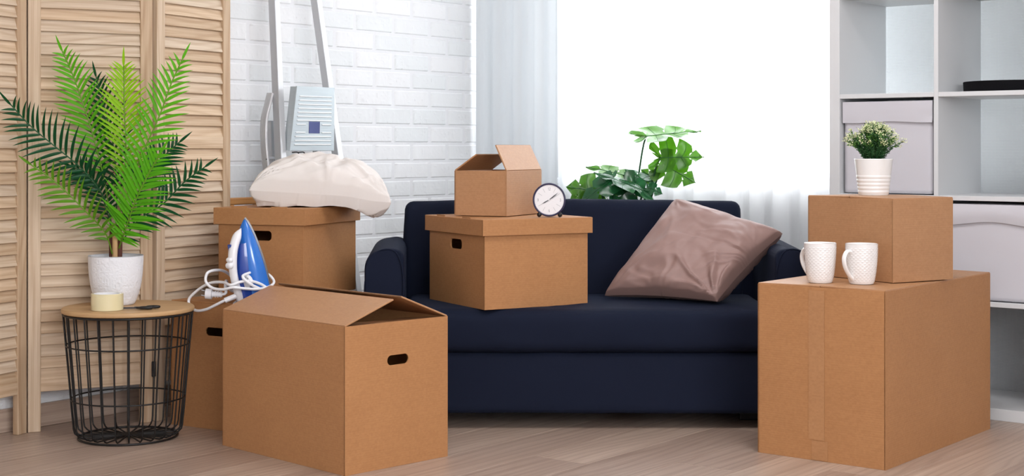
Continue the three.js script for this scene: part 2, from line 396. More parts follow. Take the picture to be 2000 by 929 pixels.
// ------------------------------------------------------------------ aluminium step ladder leaning on the bricks
{
  // local: x along the wall (towards the window), y up, z out of the wall
  const t = thing('step_ladder', 'folded aluminium step ladder leaning against the white brick wall', 'ladder', room(0.0, 0, 1.483).toArray(), TURN + Math.PI / 2);
  const off = (h) => 0.32 - 0.13 * h;                       // distance from the wall
  const half = (h) => 0.2 - 0.064 * h;                      // half the width between the rails
  const H = 1.9;
  const beam = (a, b, w, d, wall = 0.0025) => {              // C-shaped extrusion between two points
    const L = a.distanceTo(b), parts = [new THREE.BoxGeometry(w, L, wall).translate(0, 0, d / 2), new THREE.BoxGeometry(wall, L, d).translate(-w / 2, 0, 0), new THREE.BoxGeometry(wall, L, d).translate(w / 2, 0, 0)];
    const g = merge(parts), y = b.clone().sub(a).normalize(), z = V(0, 0, 1).addScaledVector(y, -y.z).normalize(), x = new THREE.Vector3().crossVectors(y, z);
    g.applyMatrix4(new THREE.Matrix4().makeBasis(x, y, z)); g.translate((a.x + b.x) / 2, (a.y + b.y) / 2, (a.z + b.z) / 2);
    return uvm(g, true);
  };
  for (const s of [-1, 1]) {
    part(t, 'front_rail', beam(V(s * half(0.01), 0.01, off(0)), V(s * half(H), H, off(H)), 0.024, 0.032), M.alu);
    part(t, 'rear_rail', beam(V(s * (half(0.01) - 0.03), 0.01, off(0) - 0.09), V(s * (half(1.0) - 0.03), 1.0, off(1.0) - 0.075), 0.02, 0.022), M.alu);
    part(t, 'foot_cap', box(0.028, 0.04, 0.05, s * half(0), 0.02, off(0), 0.006), M.black);
  }
  for (const h of [0.25, 0.5]) part(t, 'tread', box(2 * half(h) - 0.02, 0.02, 0.07, 0, h, off(h) - 0.01, 0.004), M.alu);
  part(t, 'cross_tube', bar([-half(0.86) - 0.02, 0.865, off(0.86) - 0.045], [half(0.86) - 0.06, 0.865, off(0.86) - 0.045], 0.006, 12), M.alu);
  for (const x of [-0.06, -0.03]) part(t, 'hook', tube([[x, 0.886, off(0.86) - 0.03], [x, 0.885, off(0.86) + 0.002], [x + 0.002, 0.866, off(0.86) + 0.004], [x, 0.852, off(0.86) - 0.03]], 0.0022, 16, 6), M.black, 'black wire hook');
  // bent strut on the left of the rails
  const bx = -half(0.9) - 0.055;
  const strut = (dz, r) => tube([[bx + 0.052, 1.10, off(1.09) - 0.02 + dz], [bx + 0.036, 1.06, off(1.06) - 0.02 + dz], [bx + 0.018, 1.01, off(1.0) - 0.025 + dz], [bx + 0.012, 0.94, off(0.94) - 0.03 + dz], [bx + 0.015, 0.86, off(0.86) - 0.035 + dz], [bx + 0.022, 0.72, off(0.72) - 0.04 + dz]], r, 40, 10);
  part(t, 'bent_strut', merge([strut(-0.014, 0.0065), strut(-0.007, 0.0065), strut(0, 0.0065), strut(0.007, 0.0065)]), M.alu);
  part(t, 'strut_rivet', new THREE.SphereGeometry(0.005, 10, 8).translate(bx + 0.013, 0.862, off(0.86) - 0.028), M.black);
  // folded platform with pressed ribs
  const pl = new THREE.Group(); pl.name = 'platform'; t.add(pl);
  pl.position.set(-0.014, 0.893, off(0.893) + 0.03); pl.rotation.x = 0.03;
  const pw = 0.214, ph = 0.232;
  const plate = new THREE.Shape(); plate.moveTo(-pw / 2 - 0.006, 0); plate.lineTo(pw / 2, 0); plate.lineTo(pw / 2 - 0.004, ph); plate.lineTo(-pw / 2 + 0.022, ph); plate.closePath();
  const pg = new THREE.ExtrudeGeometry(plate, { depth: 0.004, bevelEnabled: true, bevelSize: 0.0015, bevelThickness: 0.0015, bevelSegments: 2 });
  part(pl, 'plate', pg, M.galv);
  part(pl, 'flange', uvm(new THREE.BoxGeometry(0.003, ph * 1.005, 0.03).rotateZ(-Math.atan(0.028 / ph)).translate(-pw / 2 + 0.0075, ph / 2, -0.013)), M.galv);
  part(pl, 'flange', box(0.003, ph, 0.03, pw / 2 - 0.002, ph / 2, -0.013, 0.001), M.galv);
  for (let i = 0; i < 13; i++) {
    const y = 0.022 + i * 0.0146; const lx = -pw / 2 + 0.012 + 0.0018 * i, rx = pw / 2 - 0.016;
    const rib = (a, b) => part(pl, 'rib', new THREE.CapsuleGeometry(0.0026, b - a - 0.006, 4, 8).rotateZ(Math.PI / 2).translate((a + b) / 2, y, 0.0062), M.galvRib);
    if (i >= 3 && i <= 5) { if (i !== 4) { rib(lx, lx + 0.05); rib(rx - 0.05, rx); } } else rib(lx, rx);
  }
  part(pl, 'sticker', box(0.054, 0.043, 0.0012, 0.004, 0.022 + 4 * 0.0146 + 0.004, 0.0064, 0.0004), M.sticker, 'square dark blue sticker');
}

// ------------------------------------------------------------------ cardboard boxes
const CT = 0.005;    // board thickness
function panelGeo(w, h, hole, swap = false) {
  const s = new THREE.Shape(); s.moveTo(-w / 2, 0); s.lineTo(w / 2, 0); s.lineTo(w / 2, h); s.lineTo(-w / 2, h); s.closePath();
  if (hole) {
    const [x, y, hw, hh, r] = hole, p = new THREE.Path();
    p.moveTo(x - hw / 2 + r, y - hh / 2); p.lineTo(x + hw / 2 - r, y - hh / 2); p.absarc(x + hw / 2 - r, y - hh / 2 + r, r, -Math.PI / 2, 0); p.lineTo(x + hw / 2, y + hh / 2 - r);
    p.absarc(x + hw / 2 - r, y + hh / 2 - r, r, 0, Math.PI / 2); p.lineTo(x - hw / 2 + r, y + hh / 2); p.absarc(x - hw / 2 + r, y + hh / 2 - r, r, Math.PI / 2, Math.PI);
    p.lineTo(x - hw / 2, y - hh / 2 + r); p.absarc(x - hw / 2 + r, y - hh / 2 + r, r, Math.PI, Math.PI * 1.5);
    s.holes.push(p);
  }
  const g = new THREE.ExtrudeGeometry(s, { depth: CT - 0.0014, bevelEnabled: true, bevelSize: 0.0007, bevelThickness: 0.0007, bevelOffset: -0.0007, bevelSegments: 2, curveSegments: 10 })  .translate(0, 0, -CT + 0.0007);
  return uvm(g, swap, rnd(), rnd());
}
// four walls and a floor; x = width, z = depth; holes listed per side
function boxWalls(t, W, D, H, mat, holes = {}) {
  part(t, 'side_panel', panelGeo(W, H, holes.front).translate(0, 0, D / 2), mat);
  part(t, 'side_panel', panelGeo(W, H, holes.back).rotateY(Math.PI).translate(0, 0, -D / 2), mat);
  part(t, 'side_panel', panelGeo(D - 0.001, H, holes.left).rotateY(-Math.PI / 2).translate(-W / 2, 0, 0), mat);
  part(t, 'side_panel', panelGeo(D - 0.001, H, holes.right).rotateY(Math.PI / 2).translate(W / 2, 0, 0), mat);
  part(t, 'bottom_panel', box(W - 2 * CT, CT, D - 2 * CT, 0, CT / 2 + 0.001, 0, 0.001), mat);
}
// a flap hinged at a point: local x along the hinge, turned up by ang from flat (pointing to +z of the pivot)
function flap(t, w, len, pos, turn, ang, mat, name = 'flap', trim = 0.0) {
  const p = new THREE.Group(); 
  const s = new THREE.Shape(); s.moveTo(-w / 2, 0); s.lineTo(w / 2, 0); s.lineTo(w / 2 - trim, len); s.lineTo(-w / 2 + trim, len); s.closePath();
  const g = new THREE.ExtrudeGeometry(s, { depth: CT - 0.002, bevelEnabled: true, bevelSize: 0.001, bevelThickness: 0.001, bevelOffset: -0.001, bevelSegments: 1 }).translate(0, 0, -CT / 2);
  uvm(g, false, rnd(), rnd());
  g.rotateX(Math.PI / 2 - ang).rotateY(turn).translate(...pos);
  const m = part(t, name, g, mat);
  // raw corrugated edge along the free side
  const e = new THREE.BoxGeometry(w - 2 * trim - 0.004, 0.0012, CT - 0.0018).translate(0, len + 0.0002, -0.0005).rotateX(Math.PI / 2 - ang).rotateY(turn).translate(...pos);
  part(m, 'raw_edge', e, M.cardEdge);
  return m;
}
const BOXES = 'cardboard boxes in the room';
function cardBox(label, C, W, D, theta, y0) {      // C: the near corner on the floor plane, theta: turn
  const th = THREE.MathUtils.degToRad(theta), r = [Math.cos(th), -Math.sin(th)], l = [-Math.sin(th), -Math.cos(th)];
  return thing('cardboard_box', label, 'cardboard box', [C[0] + (r[0] * W + l[0] * D) / 2, y0, C[1] + (r[1] * W + l[1] * D) / 2], th, BOXES);
}
// 1: big box in front, left, its long flaps standing up like a roof
{
  const W = 0.38, D = 0.60, H = 0.41;
  const t = cardBox('big cardboard box on the floor with its top flaps raised like a roof', [-0.459, -4.081], W, D, 44.5, 0);
  boxWalls(t, W, D, H, M.card, { front: [0, H - 0.108, 0.078, 0.028, 0.0138], back: [0, H - 0.108, 0.078, 0.028, 0.0138] });
  flap(t, D - 0.004, W / 2 - 0.006, [-W / 2 + 0.002, H, 0], Math.PI / 2, 0.34, M.cardPale);
  flap(t, D - 0.004, W / 2 - 0.004, [W / 2 - 0.002, H, 0], -Math.PI / 2, 0.37, M.cardPale);
  flap(t, W - 0.02, D / 2 - 0.12, [0, H - 0.004, D / 2 - 0.008], Math.PI, -0.10, M.card, 'inner_flap');
  flap(t, W - 0.02, D / 2 - 0.12, [0, H - 0.004, -D / 2 + 0.008], 0, -0.12, M.card, 'inner_flap');
}
// 2: the largest box, right
{
  const W = 0.79, D = 0.404, H = 0.5;
  const t = cardBox('largest closed cardboard box on the floor at the right, with two white mugs on it', [1.045, -4.153], W, D, 51.5, 0);
  boxWalls(t, W, D, H, M.card);
  flap(t, W - 0.004, D / 2 - 0.002, [0, H, D / 2 - 0.001], Math.PI, 0.012, M.cardPale);
  flap(t, W - 0.004, D / 2 - 0.002, [0, H, -D / 2 + 0.001], 0, 0.01, M.cardPale);
  part(t, 'packing_tape', hardBox(0.0006, 0.055, 0.05, -W / 2 - 0.0014, 0.03, 0.0), M.tape, 'short strip of clear packing tape');
  part(t, 'packing_tape', hardBox(0.0006, 0.43, 0.05, -W / 2 - 0.0012, 0.275, -0.01), M.tape, 'long strip of clear packing tape');
}
// 3: smaller closed box standing on it
{
  const W = 0.25, D = 0.363, H = 0.244;
  const t = cardBox('medium cardboard box with the small flowering plant on it, atop the largest box', [1.116, -4.35], W, D, 31, 0.5065);
  boxWalls(t, W, D, H, M.cardPale);
  flap(t, W - 0.002, D / 2 - 0.003, [0, H, D / 2 - 0.001], Math.PI, 0.012, M.cardPale);
  flap(t, W - 0.002, D / 2 - 0.003, [0, H, -D / 2 + 0.001], 0, 0.012, M.cardPale);
}
// 4: box on the floor under the iron
{
  const W = 0.485, D = 0.40, H = 0.403;
  const t = cardBox('cardboard box on the floor with the blue iron standing on it', [-0.772, -4.648], W, D, 59, 0);
  const h = [0, H - 0.09, 0.098, 0.027, 0.0132];
  boxWalls(t, W, D, H, M.card, { left: h, right: h });
  flap(t, W - 0.004, D / 2 - 0.002, [0, H, D / 2 - 0.001], Math.PI, 0.01, M.card);
  flap(t, W - 0.004, D / 2 - 0.002, [0, H, -D / 2 + 0.001], 0, 0.01, M.card);
}
// archive boxes with separate lids
function lidded(label, C, W, D, theta, y0, H, skirt, mat) {
  const t = cardBox(label, C, W, D, theta, y0);
  const iw = W - 0.024, id = D - 0.024, h = [0, H - skirt - 0.036, 0.082, 0.032, 0.012];
  boxWalls(t, iw, id, H - 0.007, mat, { left: h, right: h });
  const lid = new THREE.Group(); lid.name = 'lid'; t.add(lid);
  part(lid, 'lid_top', box(W - 0.002, CT, D - 0.002, 0, H - CT / 2, 0, 0.0015), mat);
  const y = H - skirt;
  part(lid, 'lid_side', panelGeo(W, skirt - 0.001).translate(0, y, D / 2), mat);
  part(lid, 'lid_side', panelGeo(W, skirt - 0.001).rotateY(Math.PI).translate(0, y, -D / 2), mat);
  part(lid, 'lid_side', panelGeo(D - 0.001, skirt - 0.001).rotateY(-Math.PI / 2).translate(-W / 2, y, 0), mat);
  part(lid, 'lid_side', panelGeo(D - 0.001, skirt - 0.001).rotateY(Math.PI / 2).translate(W / 2, y, 0), mat);
  for (const s of [-1, 1]) part(lid, 'lid_tab', box(0.002, 0.006, 0.06, -W / 2 + 0.003, H + 0.002, s * D * 0.22, 0.0008), mat);
  return t;
}
lidded('lidded cardboard box under the cream pillow, stacked behind the blue iron', [-0.671, -4.81], 0.41, 0.34, 70, 0.409, 0.296, 0.055, M.card);
lidded('lidded cardboard box with a hand hole standing on the sofa seat', [-0.092, -4.71], 0.41, 0.425, 29, 0.386, 0.288, 0.052, M.card);
// small open box on the lidded box
{
  const W = 0.285, D = 0.194, H = 0.15;
  const t = cardBox('small cardboard box with open flaps on top of the lidded box on the sofa', [-0.0176, -4.90], W, D, 65, 0.6765);
  boxWalls(t, W, D, H, M.cardPale);
  flap(t, W - 0.003, 0.094, [0, H, D / 2 - 0.003], Math.PI, 1.12, M.cardPale, 'flap', 0.003);
  flap(t, W - 0.003, 0.094, [0, H, -D / 2 + 0.003], 0, 0.6, M.cardPale, 'flap', 0.003);
  flap(t, D - 0.016, 0.11, [W / 2 - 0.004, H - 0.004, 0], -Math.PI / 2, -1.2, M.cardPale, 'inner_flap', 0.003);
  flap(t, D - 0.016, 0.11, [-W / 2 + 0.004, H - 0.004, 0], Math.PI / 2, -1.25, M.cardPale, 'inner_flap', 0.003);
}

// ------------------------------------------------------------------ sofa
function soft(w, h, d, r, bulge = 0.006, s = 1, seg = 7) {   // upholstered block
  const g0 = new RoundedBoxGeometry(w, h, d, seg, r); g0.deleteAttribute('uv'); g0.deleteAttribute('normal');
  // denser grid: subdivide the long faces by building each face as its own patch
  const patches = [], n = [Math.max(8, Math.round(w / 0.03)), Math.max(6, Math.round(h / 0.03)), Math.max(6, Math.round(d / 0.03))];
  const ease = (t) => { const k = 0.16; return t < k ? 0.5 * t * t / k * 0.9 + 0.05 * t : t; };
  const face = (ax, sg) => {
    const [a, b] = [(ax + 1) % 3, (ax + 2) % 3], dim = [w, h, d];
    patches.push(surface((u, v) => {
      const p = [0, 0, 0]; p[ax] = sg * dim[ax] / 2; p[a] = (sg > 0 ? u - 0.5 : 0.5 - u) * dim[a]; p[b] = (v - 0.5) * dim[b];
      const q = p.map((x, i) => clamp(x, -dim[i] / 2 + r, dim[i] / 2 - r)), e = V(p[0] - q[0], p[1] - q[1], p[2] - q[2]);
      const L = e.length() || 1e-6, out = e.multiplyScalar(r / L), pt = V(q[0] + out.x, q[1] + out.y, q[2] + out.z);
      const nn = out.clone().normalize();
      const edge = Math.min(1, 4 * Math.min(u, 1 - u) + 0.2) * Math.min(1, 4 * Math.min(v, 1 - v) + 0.2);
      const disp = bulge * Math.sin(Math.PI * u) * Math.sin(Math.PI * v) + 0.004 * (n3(pt.x * 9 + 20, pt.y * 9 + 20, pt.z * 9 + 20 + s, s) - 0.5) + 0.0025 * (n3(pt.x * 26 + 50, pt.y * 34 + 50, pt.z * 26 + 50 + s, s + 3) - 0.5) * edge;
      return pt.addScaledVector(nn, disp).toArray();
    }, n[a] * 2, n[b] * 2));
  };
  for (const ax of [0, 1, 2]) { face(ax, 1); face(ax, -1); }
  let g = mergeGeometries(patches); g.deleteAttribute('uv'); g.deleteAttribute('normal');
  g = mergeVertices(g, 2e-4); g.computeVertexNormals();
  return uvm(g);
}
{
  const t = thing('sofa', 'small dark navy fabric sofa with padded arms in front of the curtained window', 'sofa', [0.24, 0, -5.15]);
  const at = (g, x, y, z) => g.translate(x - 0.24, y, z + 5.15);
  part(t, 'base', at(soft(1.225, 0.195, 0.72, 0.012, 0.003, 1), 0.245, 0.148, -5.12), M.navy);
  part(t, 'seat_cushion', at(soft(1.222, 0.136, 0.56, 0.032, 0.006, 2), 0.245, 0.316, -5.02), M.navy);
  const back = soft(1.205, 0.42, 0.16, 0.03, 0.01, 3); back.rotateX(-0.12);
  part(t, 'back_frame', at(soft(1.33, 0.5, 0.07, 0.02, 0.002, 6), 0.245, 0.3, -5.475), M.navy);
  part(t, 'back_cushion', at(back, 0.218, 0.497, -5.372), M.navy);
  for (const s of [-1, 1]) {
    const w = 0.116, top = 0.572, sh = new THREE.Shape();
    sh.moveTo(-w / 2, 0.05); sh.lineTo(w / 2, 0.05); sh.lineTo(w / 2, top - 0.03); sh.quadraticCurveTo(w / 2, top, w / 2 - 0.035, top); sh.lineTo(-w / 2 + 0.05, top - 0.004); sh.quadraticCurveTo(-w / 2 - 0.002, top - 0.012, -w / 2, top - 0.07); sh.closePath();
    const g = new THREE.ExtrudeGeometry(sh, { depth: 0.64, bevelEnabled: true, bevelSize: 0.006, bevelThickness: 0.016, bevelSegments: 5, curveSegments: 12, steps: 1 });
    if (s > 0) { g.scale(-1, 1, 1); const ix = g.attributes.position; const n = ix.count; for (let i = 0; i < n; i += 3) for (const k of ['position', 'normal', 'uv']) { const A = g.attributes[k], z = A.itemSize; for (let c = 0; c < z; c++) { const tmp = A.array[(i + 1) * z + c]; A.array[(i + 1) * z + c] = A.array[(i + 2) * z + c]; A.array[(i + 2) * z + c] = tmp; } } }
    g.translate(0, 0, -0.64); g.rotateY(-s * 0.056); g.translate(0, 0, 0.64); uvm(g);
    const arm = part(t, 'armrest', at(g, s < 0 ? -0.412 : 0.912, 0, -5.435), M.navy);
    const pz = -4.781, x = s < 0 ? -0.412 : 0.912, sx = s;
    part(arm, 'piping', at(tube([[x - sx * 0.056, 0.3, pz + 0.001], [x - sx * 0.057, 0.52, pz + 0.001], [x - sx * 0.03, 0.572, pz], [x + sx * 0.02, 0.568, pz], [x + sx * 0.058, 0.49, pz + 0.001], [x + sx * 0.058, 0.3, pz + 0.001]], 0.0025, 50, 6), 0, 0, 0), M.navy);
  }
  for (const [x, z] of [[-0.3, -4.95], [0.79, -4.95], [-0.3, -5.4], [0.79, -5.4]]) part(t, 'leg', at(box(0.07, 0.056, 0.05, 0, 0.028, 0, 0.004), x, 0, z), M.black);
}

// ------------------------------------------------------------------ cushions
// four corners (in order round), thickness and creases
function cushion(c, thick, opt) {
  const [a, b, d, e] = c.map((p) => V(p)), N = opt.n || 72, s = opt.seed;
  const nrm = new THREE.Vector3().crossVectors(d.clone().sub(a), e.clone().sub(b)).normalize();
  const side = (sg) => surface((u, v) => {
    const U = sg > 0 ? u : 1 - u, x = 2 * U - 1, y = 2 * v - 1;
    const px = 0.5 + 0.5 * x * (1 - opt.waist * (1 - y * y)), py = 0.5 + 0.5 * y * (1 - opt.waist * (1 - x * x));
    const p = a.clone().multiplyScalar((1 - px) * (1 - py)).addScaledVector(b, px * (1 - py)).addScaledVector(d, px * py).addScaledVector(e, (1 - px) * py);
    const rim = Math.pow(Math.max(0, (1 - x * x) * (1 - y * y)), 0.5), prof = Math.pow(rim, opt.full || 0.72);
    let z = thick * prof;
    // creases: pulled in from the corners and along the edges
    let cr = 0;
    for (const [cx, cy, amp, k, reach] of opt.folds) {
      const dx = x - cx, dy = y - cy, r = Math.hypot(dx, dy), ang = Math.atan2(dy, dx) + 0.5 * (n3(x * 1.7 + 30, y * 1.7 + 30, 4, s) - 0.5);
      const q = n3(ang * k + 60, r * 1.3 + 20, 3 + cx + sg, s + 4), ridge = Math.exp(-Math.pow((2 * q - 1) / 0.38, 2));
      cr += amp * (ridge - 0.4) * Math.exp(-r / reach) * smooth(0.02, 0.3, r) * 2;
    }
    cr += opt.rough * (n3(x * 2.6 + 40, y * 2.6 + 40, sg * 3 + 8, s) - 0.5) + 0.35 * opt.rough * (n3(x * 8 + 40, y * 6 + 40, sg * 3 + 8, s + 2) - 0.5);
    z += cr * Math.pow(rim, 0.45);
    p.addScaledVector(nrm, sg * (rim < 1e-6 ? 0 : Math.max(z, 0.0004)));
    if (opt.shape) opt.shape(p, x, y, sg);
    return p.toArray();
  }, N, N, [0.45, 0.45]);
  let g = mergeGeometries([side(1), side(-1)]); g.deleteAttribute('normal');
  const uv = g.attributes.uv.clone();
  g = mergeVertices(g, 1e-5); g.computeVertexNormals();
  return g;
}
{
  const t = thing('throw_pillow', 'dusty brown satin throw pillow leaning on the sofa back and right arm', 'pillow');
  const c = [[0.315, 0.40, -5.05], [0.671, 0.40, -4.86], [0.915, 0.612, -5.02], [0.575, 0.72, -5.20]];
  const corner = [0.6, 0.5, -5.0];
  t.position.set(...corner);
  const g = cushion(c, 0.1, { seed: 5, waist: 0.06, rough: 0.022, full: 0.62, n: 96, folds: [[1, -1, 0.02, 4.2, 0.8], [0.2, -1.25, 0.011, 6, 0.5], [1.2, 0.1, 0.012, 5, 0.5], [-1, 1, 0.01, 4, 0.6], [-1, -1, 0.008, 4, 0.5]], shape: (p, x, y) => { p.y = Math.max(p.y, 0.3965 + 0.003 * smooth(0.39, 0.36, p.y)); } });
  part(t, 'pillow_body', g.translate(-corner[0], -corner[1], -corner[2]), M.satin);
}
{
  const corner = [-0.65, 0.706, -5.0];
  const t = thing('pillow', 'cream cotton pillow lying on the lidded box by the ladder, one end hanging over', 'pillow', corner);
  const c = [[-0.868, 0.752, -4.90], [-0.398, 0.722, -4.90], [-0.455, 0.765, -5.19], [-0.845, 0.80, -5.22]].map(([x, y, z]) => [x, y, z]);
  const g = cushion(c, 0.1, { seed: 12, waist: 0.05, rough: 0.024, folds: [[-1, -1, 0.013, 4, 0.8], [1, -1, 0.015, 4.4, 1.0], [0.1, -1.3, 0.012, 4, 0.8], [0.2, 0.4, 0.008, 2.5, 0.9]], full: 0.62, n: 96, shape: (p) => {
    const over = smooth(-0.56, -0.44, p.x);                    // past the edge of the lid it droops
    const floor = 0.709 - 0.045 * over;
    if (p.y < floor) p.y = floor + 0.002 * Math.sin(p.x * 60);
    else p.y += 0.01 * (1 - over);
  } });
  part(t, 'pillow_body', g.translate(-corner[0], -corner[1], -corner[2]), M.cotton);
}

// ------------------------------------------------------------------ wire side table
const TABLE = [-1.1985, -4.64];
{
  const t = thing('side_table', 'round wooden-topped side table on a black wire basket, holding the palm pot', 'side table', [TABLE[0], 0, TABLE[1]]);
  const Rt = 0.197, Rb = 0.162, top = 0.392, n = 26;
  const prof = [[0, 0], [0.199, 0], [0.202, 0.003], [0.202, 0.012], [0.199, 0.0155], [0, 0.0155]].map(([x, y]) => new THREE.Vector2(x, y));
  const disc = new THREE.LatheGeometry(prof, 96); disc.translate(0, top, 0); part(t, 'table_top', uvm(disc), M.tableTop, 'pale wooden disc');
  const radius = (y) => Rb + (Rt - Rb) * (y / top);
  for (const [y, r] of [[top - 0.004, 0.0035], [0.292, 0.0024], [0.125, 0.0024], [0.006, 0.0035]]) part(t, 'ring', new THREE.TorusGeometry(radius(y) - (y < 0.01 ? 0.012 : 0), r, 8, 96).rotateX(Math.PI / 2).translate(0, y + (y < 0.01 ? -0.002 : 0), 0), M.blackWire);
  for (let i = 0; i < n; i++) {
    const a = (i / n) * Math.PI * 2 + 0.1, c = Math.cos(a), s = Math.sin(a);
    const pts = [[radius(top) , top - 0.002], [radius(0.2), 0.2], [radius(0.05), 0.05], [radius(0.02) - 0.002, 0.022], [Rb - 0.018, 0.009], [Rb - 0.04, 0.0075], [0.024, 0.0075]].map(([r, y]) => V(c * r, y, s * r));
    part(t, 'wire', tube(pts, 0.0026, 36, 6), M.blackWire);
  }
  part(t, 'hub', new THREE.CylinderGeometry(0.027, 0.027, 0.006, 32).translate(0, 0.0075, 0), M.blackWire);
}
const TT = 0.4078;
// ------------------------------------------------------------------ palm in a white pot
function leafletGeo(side) {         // unit leaflet along +y, folded along its midrib
  const L = 9, pos = [], idx = [], uv = [];
  for (let i = 0; i <= L; i++) {
    const v = i / L, w = 0.5 * Math.pow(Math.sin(Math.PI * Math.min(1, 0.06 + 0.94 * Math.pow(v, 0.75))), 0.75) * (1 - 0.25 * v) * (i === L ? 0 : 1), bend = -0.12 * v * v;
    for (const s of [-1, 0, 1]) { pos.push(s * w + side * 1.1 * v * v, v, bend + Math.abs(s) * w * 0.035 * 1.6); uv.push(s * 0.5 + 0.5, v); }
  }
  for (let i = 0; i < L; i++) for (const k of [0, 1]) { const a = i * 3 + k; idx.push(a, a + 1, a + 4, a, a + 4, a + 3); }
  const g = new THREE.BufferGeometry(); g.setAttribute('position', new THREE.Float32BufferAttribute(pos, 3)); g.setAttribute('uv', new THREE.Float32BufferAttribute(uv, 2)); g.setIndex(idx); g.computeVertexNormals();
  return g;
}
{
  const base = [-1.254, TT + 0.0005, -4.70];
  const t = thing('potted_palm', 'artificial palm with green fronds in a white textured pot on the side table', 'potted plant', base);
  const pp = [[0, 0], [0.05, 0], [0.0595, 0.004], [0.0735, 0.042], [0.0815, 0.085], [0.0845, 0.125], [0.0855, 0.152], [0.0845, 0.155], [0.081, 0.153], [0.079, 0.13], [0, 0.128]].map(([x, y]) => new THREE.Vector2(x, y));
  part(t, 'pot', uvm(new THREE.LatheGeometry(new THREE.SplineCurve(pp.slice(1, 7)).getPoints(24).concat(pp.slice(7)), 72)), M.potWhite, 'white pot with a hammered surface');
  part(t, 'soil', new THREE.CylinderGeometry(0.078, 0.078, 0.004, 40).translate(0, 0.131, 0), M.soil);
  for (const [x, z, m, h] of [[-0.012, 0, M.trunk, 0.24], [0.012, 0.004, M.trunk, 0.25], [0.001, 0.014, M.trunkPale, 0.23], [0, -0.014, M.trunk, 0.22]]) part(t, 'trunk', tube([[x, 0.125, z], [x * 1.1, 0.18, z], [x * 0.9, h, z * 0.8]], 0.0085, 12, 10), m);
  const leaf = { '-1': leafletGeo(-1), 0: leafletGeo(0), 1: leafletGeo(1) };
  // rachis points (world), leaflets a side, longest leaflet, angle, material, stem
  const F = [
    [[[-1.261, 0.6083, -4.7], [-1.288, 0.7866, -4.7], [-1.311, 0.9161, -4.67], [-1.339, 1.028, -4.65], [-1.373, 1.139, -4.63], [-1.396, 1.202, -4.61]], 21, 0.1, 0.98, M.leafMid, M.stem, 0.36],
    [[[-1.251, 0.6083, -4.7], [-1.224, 0.7712, -4.67], [-1.204, 0.9, -4.63], [-1.201, 1.027, -4.6], [-1.197, 1.129, -4.58], [-1.195, 1.155, -4.57]], 20, 0.112, 0.92, M.leafBright, M.stem, 0.4],
    [[[-1.245, 0.6089, -4.69], [-1.203, 0.756, -4.64], [-1.151, 0.8762, -4.61], [-1.089, 1.003, -4.59], [-1.049, 1.105, -4.58], [-1.015, 1.174, -4.57]], 22, 0.108, 1.0, M.leafMid, M.stem, 0.25],
    [[[-1.242, 0.5846, -4.69], [-1.201, 0.6531, -4.62], [-1.156, 0.7396, -4.56], [-1.114, 0.8125, -4.53], [-1.069, 0.8798, -4.5]], 23, 0.132, 1.02, M.leafMid, M.stem, 0.1],
    [[[-1.261, 0.6245, -4.7], [-1.277, 0.7393, -4.66], [-1.332, 0.8366, -4.6], [-1.399, 0.9031, -4.56], [-1.465, 0.9656, -4.53], [-1.518, 1.032, -4.5]], 18, 0.112, 1.05, M.leafDark, M.stemDark, 0.3],
    [[[-1.26, 0.5692, -4.68], [-1.268, 0.6366, -4.63], [-1.308, 0.703, -4.57], [-1.362, 0.7669, -4.54], [-1.411, 0.8143, -4.52], [-1.456, 0.8503, -4.5]], 16, 0.09, 1.0, M.leafOlive, M.stem, 0.14],
    [[[-1.247, 0.5914, -4.71], [-1.183, 0.6731, -4.7], [-1.105, 0.725, -4.7], [-1.032, 0.7965, -4.69], [-0.9683, 0.8419, -4.68]], 17, 0.095, 0.95, M.leafDark, M.stemDark, 0.06],
    [[[-1.26, 0.607, -4.72], [-1.262, 0.7692, -4.74], [-1.274, 0.9, -4.75], [-1.301, 1.023, -4.75], [-1.33, 1.129, -4.75]], 18, 0.1, 0.85, M.leafDark, M.stemDark, 0.3, 1],
    [[[-1.253, 0.607, -4.72], [-1.218, 0.7202, -4.74], [-1.165, 0.8097, -4.76], [-1.11, 0.8836, -4.77], [-1.069, 0.9197, -4.77]], 18, 0.1, 0.95, M.leafDark, M.stemDark, 0.2, 1],
    [[[-1.263, 0.607, -4.72], [-1.286, 0.7051, -4.71], [-1.313, 0.7866, -4.7], [-1.348, 0.8274, -4.68], [-1.382, 0.8438, -4.66]], 15, 0.085, 1.0, M.leafDark, M.stemDark, 0.25, 1],
  ];
  for (const [pts, n, len, ang, mat, smat, start, joined] of F) {
    const curve = new THREE.CatmullRomCurve3(pts.map((p) => V(p[0] - base[0], p[1] - base[1], p[2] - base[2])));
    const frond = part(t, 'frond', new THREE.TubeGeometry(curve, 40, 0.0022, 6), smat), many = [];
    for (let i = 0; i <= n; i++) for (const s of i === n ? [0] : [-1, 1]) {
      const q = start + (1 - start) * Math.min(1, (i + 0.15 * s + 0.15) / n), k = clamp(q, start, 1), p = curve.getPointAt(k), tg = curve.getTangentAt(k);
      const grow = Math.sin(Math.PI * clamp(0.16 + 0.74 * Math.pow((k - start) / (1 - start), 0.9), 0, 1)) * rr(0.92, 1.06);
      const nz = V(rr(-0.12, 0.12), rr(-0.1, 0.2), 1).normalize(), sd = new THREE.Vector3().crossVectors(tg, nz).normalize();
      const a = ang * (1 - 0.45 * (k - start) / (1 - start)) + rr(-0.06, 0.06);
      const dir = s === 0 ? tg.clone() : tg.clone().multiplyScalar(Math.cos(a)).addScaledVector(sd, s * Math.sin(a)).addScaledVector(V(0, 0, 1), rr(0.02, 0.2)).normalize();
      const z = nz.clone().addScaledVector(sd, -s * 0.35); z.addScaledVector(dir, -z.dot(dir)).normalize();
      const x = new THREE.Vector3().crossVectors(dir, z), L = len * (s === 0 ? 0.55 : grow);
